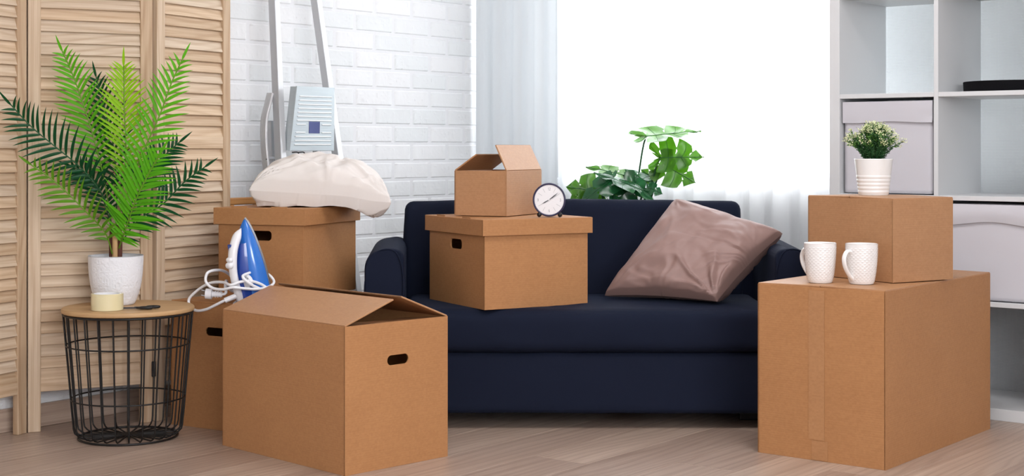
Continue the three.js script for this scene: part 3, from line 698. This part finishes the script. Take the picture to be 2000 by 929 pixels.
      const mx = new THREE.Matrix4().makeBasis(x.multiplyScalar(0.0108 * (0.75 + 0.35 * grow)), dir.multiplyScalar(L), z.multiplyScalar(L)).setPosition(p);
      if (joined) many.push(leaf[s].clone().applyMatrix4(mx));            // the fronds at the back, past the first 300 leaflets
      else part(frond, 'leaflet', leaf[s], mat).applyMatrix4(mx);
    }
    if (joined) part(frond, 'leaflets', merge(many), mat).userData.kind = 'stuff';
  }
}
// tape roll and scissors on the table
{
  const t = thing('tape_roll', 'roll of pale yellow packing tape at the front edge of the side table', 'tape', [-1.236, TT + 0.0005, -4.535]);
  const ring = (r0, r1, h) => new THREE.LatheGeometry([[r0, 0], [r1, 0], [r1, h], [r0, h], [r0, 0]].map(([x, y]) => new THREE.Vector2(x, y)).flatMap((p, i, a) => (i ? [p, p] : [p])), 64);
  const sharp = (r0, r1, h) => { const s = new THREE.Shape(); s.absarc(0, 0, r1, 0, Math.PI * 2); const q = new THREE.Path(); q.absarc(0, 0, r0, 0, Math.PI * 2); s.holes.push(q); return new THREE.ExtrudeGeometry(s, { depth: h - 0.001, bevelEnabled: true, bevelSize: 0.0005, bevelThickness: 0.0005, bevelSegments: 1, curveSegments: 48 }).rotateX(-Math.PI / 2).translate(0, 0.0005, 0); };
  part(t, 'tape_winding', sharp(0.0405, 0.0475, 0.05), M.tapeRoll);
  part(t, 'core', sharp(0.038, 0.0403, 0.05), M.white, 'white cardboard core');
}
{
  const t = thing('scissors', 'small pair of scissors with dark handles lying beside the tape roll', 'scissors', [-1.155, TT + 0.0005, -4.545], 0.1);
  const blade = (s) => { const sh = new THREE.Shape(); sh.moveTo(0, -0.004); sh.lineTo(-0.062, s * 0.001); sh.lineTo(-0.058, s * 0.003 + 0.002); sh.lineTo(0, 0.005); sh.closePath(); return new THREE.ExtrudeGeometry(sh, { depth: 0.0018, bevelEnabled: true, bevelSize: 0.0003, bevelThickness: 0.0003, bevelSegments: 1 }).rotateX(-Math.PI / 2); };
  part(t, 'blade', blade(1).rotateY(0.06).translate(0.005, 0.0025, 0), M.darkSteel); part(t, 'blade', blade(-1).rotateY(-0.06).translate(0.005, 0.0048, 0), M.darkSteel);
  part(t, 'screw', new THREE.CylinderGeometry(0.003, 0.003, 0.003, 16).translate(0.002, 0.007, 0), M.darkSteel);
  for (const [s, x] of [[1, 0.036], [-1, 0.054]]) {
    const ringPts = []; for (let i = 0; i < 14; i++) { const a = (i / 14) * Math.PI * 2; ringPts.push(V(x + 0.018 * Math.cos(a), 0.006, s * 0.013 + 0.0095 * Math.sin(a))); }
    part(t, 'handle', tube(ringPts, 0.0042, 40, 8, true), M.black);
    part(t, 'shank', tube([[0.004, 0.005, 0], [0.02, 0.005, s * 0.006], [x - 0.014, 0.006, s * 0.012]], 0.0034, 12, 8), M.black);
  }
}

// ------------------------------------------------------------------ iron with its cord
{
  const base = [-0.8125, 0.4095, -4.775];
  const t = thing('clothes_iron', 'blue and white steam iron standing on its heel with its white cord wound round', 'iron', base, -0.62);
  const lean = 0.22, body = new THREE.Matrix4().makeRotationX(lean);
  const hw = (y) => 0.064 * Math.pow(Math.max(0, 1 - Math.pow(y / 0.276, 2.1)), 0.8), zt = (y) => 0.05 * Math.pow(Math.max(0, 1 - Math.pow(y / 0.279, 3)), 0.75) + 0.016 * (1 - y / 0.28);
  // soleplate
  const sole = new THREE.Shape(); for (let i = -24; i <= 24; i++) { const y = 0.277 * (1 - Math.abs(i) / 24), w = Math.sign(i) * (hw(Math.min(y, 0.2759)) + 0.0025); if (i === -24) sole.moveTo(w, y); else sole.lineTo(w, y); } sole.closePath();
  part(t, 'soleplate', new THREE.ExtrudeGeometry(sole, { depth: 0.005, bevelEnabled: true, bevelSize: 0.001, bevelThickness: 0.001, bevelSegments: 2 }).applyMatrix4(body), M.steel, 'grey metal soleplate');
  // lower skirt and upper tank
  const loft = (z0, z1, w0, w1, y0, y1) => surface((u, v) => {
    const y = y0 + (y1 - y0) * v, a = Math.PI * (1 - u), c = Math.cos(a), s = Math.sin(a);
    const ww = hw(y) * (w0 + (w1 - w0) * s), z = z0 + (zt(y) * z1 - z0) * Math.pow(s, 0.6);
    return [Math.sign(c) * Math.pow(Math.abs(c), 0.75) * ww, y, z];
  }, 36, 40).applyMatrix4(body);
  part(t, 'body', loft(0.006, 1, 1, 1, 0.012, 0.2745), M.ironBlue, 'glossy bright blue body');
  part(t, 'water_tank', loft(0.02, 1.28, 0.74, 0.5, 0.014, 0.205), M.ironDeep, 'deep blue water tank');
  // heel
  const heel = new THREE.Shape(); heel.moveTo(-0.057, 0); heel.lineTo(0.057, 0); heel.quadraticCurveTo(0.05, 0.06, 0.02, 0.088); heel.lineTo(-0.02, 0.088); heel.quadraticCurveTo(-0.05, 0.06, -0.057, 0);
  part(t, 'heel', new THREE.ExtrudeGeometry(heel, { depth: 0.012, bevelEnabled: true, bevelSize: 0.002, bevelThickness: 0.002, bevelSegments: 2 }).rotateX(Math.PI / 2).translate(0, 0.016, 0.006).applyMatrix4(body), M.plasticWhite, 'white heel rest');
  // handle: a swept oval
  const hp = new THREE.CatmullRomCurve3([V(0, 0.25, 0.026), V(0, 0.228, 0.05), V(0, 0.19, 0.075), V(0, 0.14, 0.088), V(0, 0.085, 0.088), V(0, 0.04, 0.08), V(0, 0.004, 0.066)]);
  const hg = new THREE.TubeGeometry(hp, 50, 0.0138, 18);
  { const p = hg.attributes.position; for (let i = 0; i < p.count; i++) { const v = Math.floor(i / 19) / 50, k = Math.sqrt(smooth(0, 0.14, v) * 0.96 + 0.001) * (1 - 0.12 * smooth(0.3, 0.6, v)) + 0.12 * smooth(0.75, 1, v), c = hp.getPointAt(v); p.setXYZ(i, p.getX(i) * k * 1.15, c.y + (p.getY(i) - c.y) * k, c.z + (p.getZ(i) - c.z) * k); } hg.computeVertexNormals(); }
  const handle = part(t, 'handle', hg.applyMatrix4(body), M.plasticWhite, 'smooth white handle');
  for (const [y, z, r] of [[0.165, 0.096, 0.0085], [0.148, 0.1, 0.0105]]) part(handle, 'button', new THREE.CapsuleGeometry(r, 0.008, 6, 14).rotateZ(Math.PI / 2).translate(0, y, z).applyMatrix4(body), M.plasticWhite);
  part(handle, 'water_window', box(0.016, 0.028, 0.012, -0.006, 0.197, 0.078, 0.003).applyMatrix4(body), M.ironDeep, 'small blue window');
  const dial = part(t, 'thermostat_dial', new THREE.CylinderGeometry(0.021, 0.021, 0.012, 32).rotateX(Math.PI / 2).translate(0.03, 0.088, 0.066).applyMatrix4(body), M.plasticWhite, 'round white dial');
  const marks = []; for (let i = 0; i < 7; i++) { const a = i * 0.5 - 0.2; marks.push(new THREE.BoxGeometry(0.004, 0.0015, 0.0006).rotateZ(a).translate(0.03 + 0.016 * Math.cos(a), 0.088 + 0.016 * Math.sin(a), 0.0723)); }
  part(dial, 'dial_marks', merge(marks).applyMatrix4(body), M.black);
  // cord, given in the room and brought into the iron's own frame
  const inv = new THREE.Matrix4().makeRotationY(-0.62).setPosition(...base).invert(), own = (p) => V(p).applyMatrix4(inv);
  const cord = [[-0.8736, 0.4332, -4.7], [-0.9057, 0.4213, -4.69], [-0.9368, 0.4057, -4.7], [-0.9733, 0.3889, -4.72], [-1.008, 0.3835, -4.74], [-1.032, 0.3945, -4.76], [-1.038, 0.4148, -4.77], [-1.011, 0.4437, -4.76], [-0.966, 0.4701, -4.74], [-0.9141, 0.477, -4.7], [-0.8796, 0.473, -4.655], [-0.8526, 0.4818, -4.665], [-0.8198, 0.482, -4.68], [-0.7909, 0.4689, -4.7], [-0.7731, 0.4466, -4.73], [-0.8193, 0.4332, -4.8], [-0.8809, 0.4479, -4.82], [-0.9151, 0.497, -4.79], [-0.9415, 0.5126, -4.74], [-0.9664, 0.5053, -4.71], [-0.9692, 0.4802, -4.7], [-0.9493, 0.4617, -4.69], [-0.9063, 0.4581, -4.66], [-0.8729, 0.4659, -4.645], [-0.842, 0.4613, -4.66], [-0.7997, 0.4573, -4.685], [-0.7698, 0.4622, -4.72], [-0.7616, 0.4758, -4.75], [-0.7764, 0.4954, -4.75], [-0.8074, 0.5086, -4.73], [-0.8313, 0.507, -4.69], [-0.8461, 0.4978, -4.665], [-0.8213, 0.4733, -4.67], [-0.7958, 0.4543, -4.7], [-0.7927, 0.4293, -4.74], [-0.8459, 0.4223, -4.81], [-0.9103, 0.4432, -4.8], [-0.9159, 0.4765, -4.76], [-0.9114, 0.4606, -4.72], [-0.9089, 0.4415, -4.715], [-0.9235, 0.4366, -4.715]];
  part(t, 'cord', tube(cord.map(own), 0.0047, 420, 8), M.plasticWhite, 'white wound cord');
  part(t, 'cord_gland', bar(own([-0.8719, 0.4349, -4.7]), own([-0.9073, 0.4205, -4.69]), 0.0085, 14), M.plasticWhite);
  const pa = own([-0.9202, 0.4374, -4.715]), pb = own([-0.9528, 0.4383, -4.715]), plug = part(t, 'plug', bar(pa, pb, 0.0085, 16), M.plasticWhite, 'white mains plug');
  part(plug, 'plug_head', bar(pb, own([-0.9723, 0.4399, -4.715]), 0.0165, 24), M.plasticWhite);
  for (let i = 0; i < 4; i++) { const f = i / 4 + 0.1; const a = pa.clone().lerp(pb, f), b = pa.clone().lerp(pb, f + 0.1); part(plug, 'grip_ring', bar(a, b, 0.0105, 16), M.plasticWhite); }
  for (const s of [-1, 1]) part(plug, 'pin', bar(own([-0.9723, 0.4399, -4.715]).add(V(0, s * 0.008, 0)), own([-0.9869, 0.4431, -4.715]).add(V(0, s * 0.008, 0)), 0.0022, 10), M.steel);
}

// ------------------------------------------------------------------ alarm clock
{
  const t = thing('alarm_clock', 'small round dark-rimmed clock with a white dial on the lidded box on the sofa', 'clock', [0.122, 0.6755, -4.872], -0.2);
  const R = 0.0545, y = R + 0.002;
  part(t, 'case', new THREE.CylinderGeometry(R - 0.001, R - 0.006, 0.034, 64).rotateX(Math.PI / 2).translate(0, y, -0.018), M.clockBody);
  part(t, 'rim', new THREE.TorusGeometry(R - 0.0025, 0.0032, 12, 80).translate(0, y, 0), M.clockBody, 'dark violet-black rim');
  const cv = document.createElement('canvas'); cv.width = cv.height = 512; const q = cv.getContext('2d');
  q.fillStyle = '#eeeef0'; q.fillRect(0, 0, 512, 512); q.translate(256, 256); q.strokeStyle = '#77777f';
  for (let i = 0; i < 60; i++) { const a = (i / 60) * Math.PI * 2; q.lineWidth = 1.5; q.beginPath(); q.moveTo(240 * Math.sin(a), -240 * Math.cos(a)); q.lineTo(230 * Math.sin(a), -230 * Math.cos(a)); q.stroke(); }
  for (let i = 0; i < 12; i++) if (i % 3) { const a = (i / 12) * Math.PI * 2; q.lineWidth = 3; q.beginPath(); q.moveTo(212 * Math.sin(a), -212 * Math.cos(a)); q.lineTo(140 * Math.sin(a), -140 * Math.cos(a)); q.stroke(); }
  q.fillStyle = '#6a6a72'; q.textAlign = 'center'; q.textBaseline = 'middle';
  for (const [s, x, yy] of [['12', 0, -178], ['3', 190, 4], ['6', 0, 184], ['9', -190, 4]]) { q.save(); q.translate(x, yy); q.scale(0.72, 1.12); q.font = '58px sans-serif'; q.fillText(s, 0, 0); q.restore(); }
  const face = new THREE.CanvasTexture(cv); face.colorSpace = THREE.SRGBColorSpace;
  part(t, 'dial', new THREE.CircleGeometry(R - 0.004, 64).translate(0, y, 0.0003), std({ map: face, roughness: 0.6 }), 'white dial with thin hour marks and 12, 3, 6, 9');
  const hand = (a, len, w, z, m) => { const s = new THREE.Shape(); s.moveTo(-w * 0.4, -0.004); s.lineTo(w * 0.4, -0.004); s.lineTo(w, len * 0.55); s.lineTo(0, len); s.lineTo(-w, len * 0.55); s.closePath(); return new THREE.ExtrudeGeometry(s, { depth: 0.0005, bevelEnabled: false }).rotateZ(-a).translate(0, y, z); };
  part(t, 'hour_hand', hand(4.19, 0.029, 0.0018, 0.0012), M.darkSteel); part(t, 'minute_hand', hand(0.91, 0.039, 0.0016, 0.002), M.darkSteel); part(t, 'second_hand', hand(1.05, 0.042, 0.0004, 0.0026), M.darkSteel);
  part(t, 'hand_cap', new THREE.CylinderGeometry(0.0022, 0.0022, 0.002, 16).rotateX(Math.PI / 2).translate(0, y, 0.003), M.white);
  for (const x of [-0.033, 0.036]) part(t, 'foot', new THREE.SphereGeometry(0.0078, 20, 14).translate(x, 0.0078, 0.001), M.black);
  part(t, 'rear_foot', bar([0, 0.02, -0.03], [0, 0.003, -0.045], 0.003), M.black);
}

// ------------------------------------------------------------------ mugs
{
  const H = 0.116, prof = (y) => 0.0335 + 0.0135 * Math.pow(y / H, 0.55) + 0.0015 * Math.sin(Math.PI * y / H);
  const outer = surface((u, v) => {
    const y = H * v, a = -u * Math.PI * 2, rows = 22, r0 = Math.floor(v * rows), ph = (r0 % 2) * Math.PI, band = smooth(0.03, 0.08, v) * (1 - smooth(0.9, 0.94, v));
    const wv = 0.0007 * band * Math.pow(Math.abs(Math.sin(v * rows * Math.PI)), 0.7) * (0.5 + 0.5 * Math.cos(a * 22 + ph));
    const r = prof(y) + wv;
    return [r * Math.cos(a), y, r * Math.sin(a)];
  }, 216, 132, [1, 1], true);
  const inner = new THREE.LatheGeometry([[0, 0.006], [0.03, 0.006], [0.034, 0.012], [0.0405, 0.07], [0.0438, H - 0.002], [0.0452, H + 0.0008], [0.047, H]].map(([x, y]) => new THREE.Vector2(x, y)), 72);
  const bottom = new THREE.CylinderGeometry(0.0333, 0.031, 0.003, 48).translate(0, 0.0005, 0);
  const grip = new THREE.TubeGeometry(new THREE.CatmullRomCurve3([V(-0.043, 0.094, 0), V(-0.058, 0.0945, 0), V(-0.069, 0.078, 0), V(-0.066, 0.053, 0), V(-0.052, 0.03, 0), V(-0.036, 0.013, 0)]), 40, 0.0055, 12);
  { const p = grip.attributes.position; for (let i = 0; i < p.count; i++) p.setZ(i, p.getZ(i) * 1.35); grip.computeVertexNormals(); }
  const mug = thing('mug', 'white woven-relief mug nearer the corner of the largest box, handle turned away to the left', 'mug', [0.908, 0.5065, -4.375], 0.85 - 1.75, 'white mugs on the largest box');
  part(mug, 'cup', merge([outer, bottom]), M.porcelain); part(mug, 'inside', inner, M.porcelain); part(mug, 'handle', grip, M.porcelain);
  const two = mug.clone(); two.name = numbered('mug'); two.position.set(1.0205, 0.5065, -4.335); two.rotation.y = 0.55;
  two.userData = { ...mug.userData, label: 'white woven-relief mug whose whole handle shows, in front of the medium box' };
  scene.add(two);
}

// ------------------------------------------------------------------ small flowering plant
{
  const t = thing('potted_plant', 'small bushy plant with pale blossoms in a white pot on the medium box', 'potted plant', [1.12, 0.7565, -4.60]);
  const pp = [[0.0445, 0.0], [0.0455, 0.003]]; for (let i = 0; i <= 40; i++) { const v = i / 40, y = 0.004 + 0.058 * v; pp.push([0.0455 + 0.0068 * v + 0.0012 * Math.abs(Math.sin(v * Math.PI * 5)), y]); }
  pp.push([0.0528, 0.064], [0.0575, 0.106], [0.059, 0.109], [0.059, 0.112], [0.057, 0.1125], [0.0555, 0.1]);
  part(t, 'pot', merge([new THREE.LatheGeometry(pp.map(([x, y]) => new THREE.Vector2(x, y)), 72), new THREE.CylinderGeometry(0.0445, 0.044, 0.003, 48).translate(0, 0.0015, 0)]), M.glossWhite, 'glossy white pot with rings near its foot');
  part(t, 'soil', new THREE.CylinderGeometry(0.0555, 0.0555, 0.004, 40).translate(0, 0.104, 0), M.soil);
  const lf = new THREE.BufferGeometry();
  lf.setAttribute('position', new THREE.Float32BufferAttribute([0, 0, 0, -0.5, 0.5, 0.12, 0, 1, 0, 0.5, 0.5, 0.12], 3)); lf.setAttribute('uv', new THREE.Float32BufferAttribute([0, 0, 0, 1, 1, 1, 1, 0], 2)); lf.setIndex([0, 2, 1, 0, 3, 2]); lf.computeVertexNormals();
  const leaves = [], mids = [], blooms = [], stems = [];
  for (let i = 0; i < 95; i++) {
    const a = rr(0, Math.PI * 2), e = Math.pow(rnd(), 0.7) * 1.25, R = 0.088 * rr(0.82, 1.12);
    const tip = V(Math.sin(e) * Math.cos(a) * R * 1.02, 0.108 + 0.018 + Math.cos(e) * R * 1.02, Math.sin(e) * Math.sin(a) * R), foot = V(tip.x * 0.25, 0.104, tip.z * 0.25), mid = foot.clone().lerp(tip, 0.55).add(V(0, 0.012, 0));
    const cu = new THREE.CatmullRomCurve3([foot, mid, tip]); stems.push(new THREE.TubeGeometry(cu, 8, 0.0008, 4));
    for (let k = 0; k < 46; k++) {
      const q = 0.12 + 0.88 * (k / 46), p = cu.getPointAt(q), d = cu.getTangentAt(q).multiplyScalar(0.5).add(V(rr(-1, 1), rr(-0.5, 0.9), rr(-1, 1))).normalize();
      const z = V(rr(-1, 1), rr(-1, 1), rr(-1, 1)); z.addScaledVector(d, -z.dot(d)).normalize(); const L = rr(0.008, 0.0145), x = new THREE.Vector3().crossVectors(d, z);
      const m = new THREE.Matrix4().makeBasis(x.multiplyScalar(0.0032), d.multiplyScalar(L), z.multiplyScalar(L)).setPosition(p);
      (q > 0.62 && rnd() < 0.5 ? mids : leaves).push(lf.clone().applyMatrix4(m));
    }
    if (rnd() < 0.85) for (let k = 0; k < 16; k++) {
      const p = tip.clone().add(V(rr(-0.009, 0.009), rr(-0.008, 0.008), rr(-0.009, 0.009))), d = V(rr(-1, 1), rr(-0.2, 1), rr(-1, 1)).normalize(), z = V(rr(-1, 1), rr(-1, 1), rr(-1, 1)); z.addScaledVector(d, -z.dot(d)).normalize();
      blooms.push(lf.clone().applyMatrix4(new THREE.Matrix4().makeBasis(new THREE.Vector3().crossVectors(d, z).multiplyScalar(0.0036), d.multiplyScalar(rr(0.005, 0.0085)), z.multiplyScalar(0.008)).setPosition(p)));
    }
  }
  part(t, 'twigs', merge(stems), M.stemDark).userData.kind = 'stuff';
  part(t, 'foliage', merge(leaves), M.bushDark).userData.kind = 'stuff';
  part(t, 'young_foliage', merge(mids), M.bushMid).userData.kind = 'stuff';
  part(t, 'blossoms', merge(blooms), M.flower).userData.kind = 'stuff';
}

// ------------------------------------------------------------------ monstera behind the sofa
// heart-shaped leaf with slits: y along the midrib from the stalk, x across; returns the blade and its veins
const HEART = new THREE.SplineCurve([[0, 1], [0.2, 0.9], [0.52, 0.74], [0.82, 0.52], [0.98, 0.24], [0.98, -0.04], [0.78, -0.24], [0.46, -0.27], [0.18, -0.15], [0.01, -0.01]].map(([x, y]) => new THREE.Vector2(x, y)));
function monsteraLeaf(L, Wd, lobes, droop, cup, hs) {
  const at = (s, a, r, lift = 0) => {
    const h = HEART.getPoint(clamp(a, 0, 1)), m = Math.max(0, 0.93 * (1 - a / 0.62));
    const x = s * Wd * h.x * r, y = L * (m + (h.y - m) * r + 0.05 * Math.sin(Math.PI * r) * (1 - a));
    const z = -droop * L * Math.pow(Math.max(0, y) / L, 2) - cup * Wd * r * r * h.x + 0.06 * Wd * Math.sin(r * 3.1) * Math.cos(a * lobes * 6.28) + 0.04 * Wd * Math.sin(a * 7 + s) * r;
    return [x, y, z + lift];
  };
  const patches = [], veins = [tube([0, 0.2, 0.4, 0.6, 0.8, 1].map((q) => at(1, 0.62 * (1 - q), 0, 0.0006)).concat([at(1, 0, 1, 0.0004)]), 0.0014, 20, 5)];
  for (const s of [-1, 1]) for (let k = 0; k < lobes; k++) {
    const v0 = k / lobes, v1 = (k + 1) / lobes;
    patches.push(surface((uu, vv) => {
      const r = s > 0 ? uu : 1 - uu;
      const slit = 0.11 * smooth(0.5, 1, r) + 0.03 * smooth(0.5, 0.56, r), hole = 0.08 * smooth(0.22, 0.27, r) * (1 - smooth(0.36, 0.41, r)) * ((k + hs) % 2);
      const lo = k > 0 ? slit + hole : 0, hi = k < lobes - 1 ? slit + hole : 0;
      return at(s, v0 + (v1 - v0) * (lo + (1 - lo - hi) * vv), r);
    }, 12, 8));
    veins.push(tube([0, 0.25, 0.5, 0.75, 0.92].map((r) => at(s, (v0 + v1) / 2, r, 0.0005)), 0.0008, 10, 4));
  }
  return [mergeGeometries(patches), merge(veins)];
}
{
  const base = [0.42, 0.0, -5.75];
  const t = thing('monstera_plant', 'green split-leaf plant standing behind the sofa back in front of the bright curtain', 'potted plant', base);
  part(t, 'pot', new THREE.LatheGeometry([[0, 0], [0.1, 0], [0.105, 0.006], [0.13, 0.24], [0.134, 0.25], [0.128, 0.25], [0.122, 0.23], [0, 0.228]].map(([x, y]) => new THREE.Vector2(x, y)), 48), M.glossWhite);
  part(t, 'soil', new THREE.CylinderGeometry(0.12, 0.12, 0.004, 32).translate(0, 0.232, 0), M.soil);
  // foot of the leaf, tip, direction it faces, half width, material
  const Lv = [
    [[0.3408, 0.7355, -5.68], [0.2088, 0.7556, -5.66], [0, 0.25, 1], 0.072, M.monstera, 0.08, 0.1, 4],
    [[0.3805, 0.7816, -5.63], [0.2578, 0.7134, -5.58], [0.1, 0.6, 0.8], 0.05, M.monsteraDark, 0.3, 0.2, 3],
    [[0.4961, 0.7411, -5.62], [0.3167, 0.8208, -5.6], [0.15, 0.92, 0.36], 0.062, M.monsteraDark, 0.08, 0.1, 4],
    [[0.4285, 0.7978, -5.7], [0.288, 0.8369, -5.72], [0, 0.9, 0.42], 0.058, M.monstera, 0.08, -0.05, 4],
    [[0.4684, 0.7595, -5.66], [0.3663, 0.6818, -5.65], [0, 0.2, 1], 0.066, M.monsteraDark, 0.1, 0.1, 4],
    [[0.5132, 0.7746, -5.68], [0.4371, 0.8252, -5.71], [0.1, 0.8, 0.55], 0.05, M.monsteraDark, 0.1, 0.1, 3],
    [[0.5444, 0.7856, -5.72], [0.4979, 0.821, -5.73], [0, 0.25, 1], 0.03, M.monstera, 0.1, 0.1, 3],
    [[0.5787, 0.8374, -5.67], [0.6994, 0.7734, -5.65], [0.1, 0.25, 1], 0.074, M.monstera, 0.1, 0.12, 4],
    [[0.566, 0.8649, -5.66], [0.7261, 0.8709, -5.63], [-0.22, 0.66, 0.72], 0.088, M.monstera, 0.04, -0.22, 5],
    [[0.515, 0.9472, -5.7], [0.7258, 0.973, -5.72], [0, 0.94, 0.33], 0.085, M.monsteraPale, 0.04, -0.08, 5],
    [[0.5173, 0.7522, -5.64], [0.5649, 0.7375, -5.61], [0, 0.5, 0.9], 0.032, M.monsteraDark, 0.3, 0.2, 3],
    [[0.4223, 0.7397, -5.67], [0.4754, 0.6818, -5.65], [0, 0.3, 1], 0.045, M.monstera, 0.2, 0.15, 3],
    [[0.2977, 0.7276, -5.68], [0.2182, 0.6857, -5.65], [0, 0.4, 1], 0.05, M.monstera, 0.2, 0.15, 3],
  ];
  Lv.forEach(([a, b, n, w, mat, dr, cup, lobes], i) => {
    const A = V(a[0] - base[0], a[1] - base[1], a[2] - base[2]), B = V(b[0] - base[0], b[1] - base[1], b[2] - base[2]), L = A.distanceTo(B);
    const y = B.clone().sub(A).normalize(), z = V(n).addScaledVector(y, -V(n).dot(y)).normalize(), x = new THREE.Vector3().crossVectors(y, z), basis = new THREE.Matrix4().makeBasis(x, y, z).setPosition(A);
    const [g, vs] = monsteraLeaf(L, w, lobes, dr, cup, i % 2);
    const leaf = part(t, 'leaf', g.applyMatrix4(basis), mat);
    part(leaf, 'veins', vs.applyMatrix4(basis), M.vein);
    part(t, 'stalk', tube([[0.02 * Math.sin(i * 2.1), 0.22, 0.02 * Math.cos(i * 1.7)], [A.x * 0.45 + 0.01 * Math.sin(i), 0.22 + (A.y - 0.22) * 0.55, A.z * 0.5 - 0.02], [A.x * 0.9, A.y - 0.03, A.z], A], 0.0036, 24, 7), M.stemDark);
  });
}

// ------------------------------------------------------------------ white cube shelf
const SH = room(1.828, 0, 0.4545);
{
  const t = thing('shelf_unit', 'tall white open cube shelf unit beside the window holding fabric storage boxes', 'shelf', SH.toArray(), TURN);
  const H = 1.47, D = 0.388, c = 0.348, s = 0.016, o = 0.039;
  const P = (name, w, h, d, x, y, z) => part(t, name, box(w, h, d, x, y, z, 0.0015, 1), M.shelf);
  P('side_panel', o, H, D, -o / 2, H / 2, -D / 2); P('side_panel', o, H, D, 2 * c + s + o / 2, H / 2, -D / 2);
  P('bottom_board', 2 * c + s, o, D, c + s / 2, o / 2, -D / 2); P('top_board', 2 * c + s, o, D, c + s / 2, H - o / 2, -D / 2);
  P('divider', s, H - 2 * o, D - 0.002, c + s / 2, H / 2, -D / 2);
  for (let k = 1; k < 4; k++) for (const x of [c / 2, c * 1.5 + s]) P('shelf_board', c, s, D - 0.002, x, o + 0.335 * k + s * (k - 0.5), -D / 2);
  part(t, 'back_panel', hardBox(2 * c + s + 0.04, H - 0.02, 0.004, c + s / 2, H / 2, -D - 0.004), M.shelfBack, 'pale back panel with a fine grid');
}
function onShelf(t, d, y) { return [SH.x + t * CS - d * SN, y, SH.z - t * SN - d * CS]; }
function storageBox(label, tt, y, wave) {
  const t = thing('storage_box', label, 'storage box', onShelf(tt, 0.012, y), TURN, 'white fabric storage boxes in the shelf');
  const W = 0.332, H = 0.322, D = 0.35;
  part(t, 'body', soft(W - 0.006, H - 0.006, D, 0.006, 0.001, 9).translate(0, H / 2, -D / 2 - 0.006), M.fabricWhite);
  // overhanging lid flap at the front
  const f = surface((u, v) => {
    const x = (u - 0.5) * W, edge = 0.074 - wave * 0.014 * Math.sin(Math.PI * u) + 0.002 * Math.sin(u * 9);
    const yy = H + 0.002 - edge * v, puff = 0.004 + 0.005 * wave * Math.sin(v * Math.PI) + 0.004 * (n3(u * 5 + 3, v * 3 + 3, 2, 6) - 0.5) * v;
    return [x, yy, puff];
  }, 40, 12, [W, 0.072]);
  const lip = surface((u, v) => { const x = (u - 0.5) * W, edge = 0.074 - wave * 0.014 * Math.sin(Math.PI * u) + 0.002 * Math.sin(u * 9); return [x, H + 0.002 - edge + 0.0, 0.004 + 0.004 * (n3(u * 5 + 3, 6, 2, 6) - 0.5) - 0.008 * v]; }, 40, 2);
  const top = surface((u, v) => [(u - 0.5) * W, H + 0.002 + 0.004 * Math.sin(Math.PI * v) * Math.sin(Math.PI * u), 0.004 - (D + 0.006) * v], 12, 8);
  const sideG = [-1, 1].map((s) => surface((u, v) => [s * W / 2, H + 0.002 - 0.07 * (s > 0 ? v : 1 - v), 0.004 - (D + 0.006) * u], 4, 4));
  part(t, 'lid', merge([f, lip, top, ...sideG]), new THREE.MeshStandardMaterial().copy(M.fabricWhite)).material.side = THREE.DoubleSide;
}
storageBox('white fabric storage box in the shelf behind the small flowering plant', 0.174, 0.7405, 0.15);
storageBox('white fabric storage box with a sagging lid in the right column of the shelf', 0.364 + 0.174, 0.3895, 1);
{
  const t = thing('round_tray', 'flat round black tray lying on the upper right board of the shelf', 'tray', onShelf(0.545, 0.185, 1.0922));
  part(t, 'tray_body', new THREE.LatheGeometry([[0, 0], [0.15, 0], [0.154, 0.003], [0.1555, 0.034], [0.154, 0.036], [0.151, 0.034], [0.149, 0.006], [0, 0.005]].map(([x, y]) => new THREE.Vector2(x, y)), 96), M.matteBlack);
}

renderer.render(scene, camera);
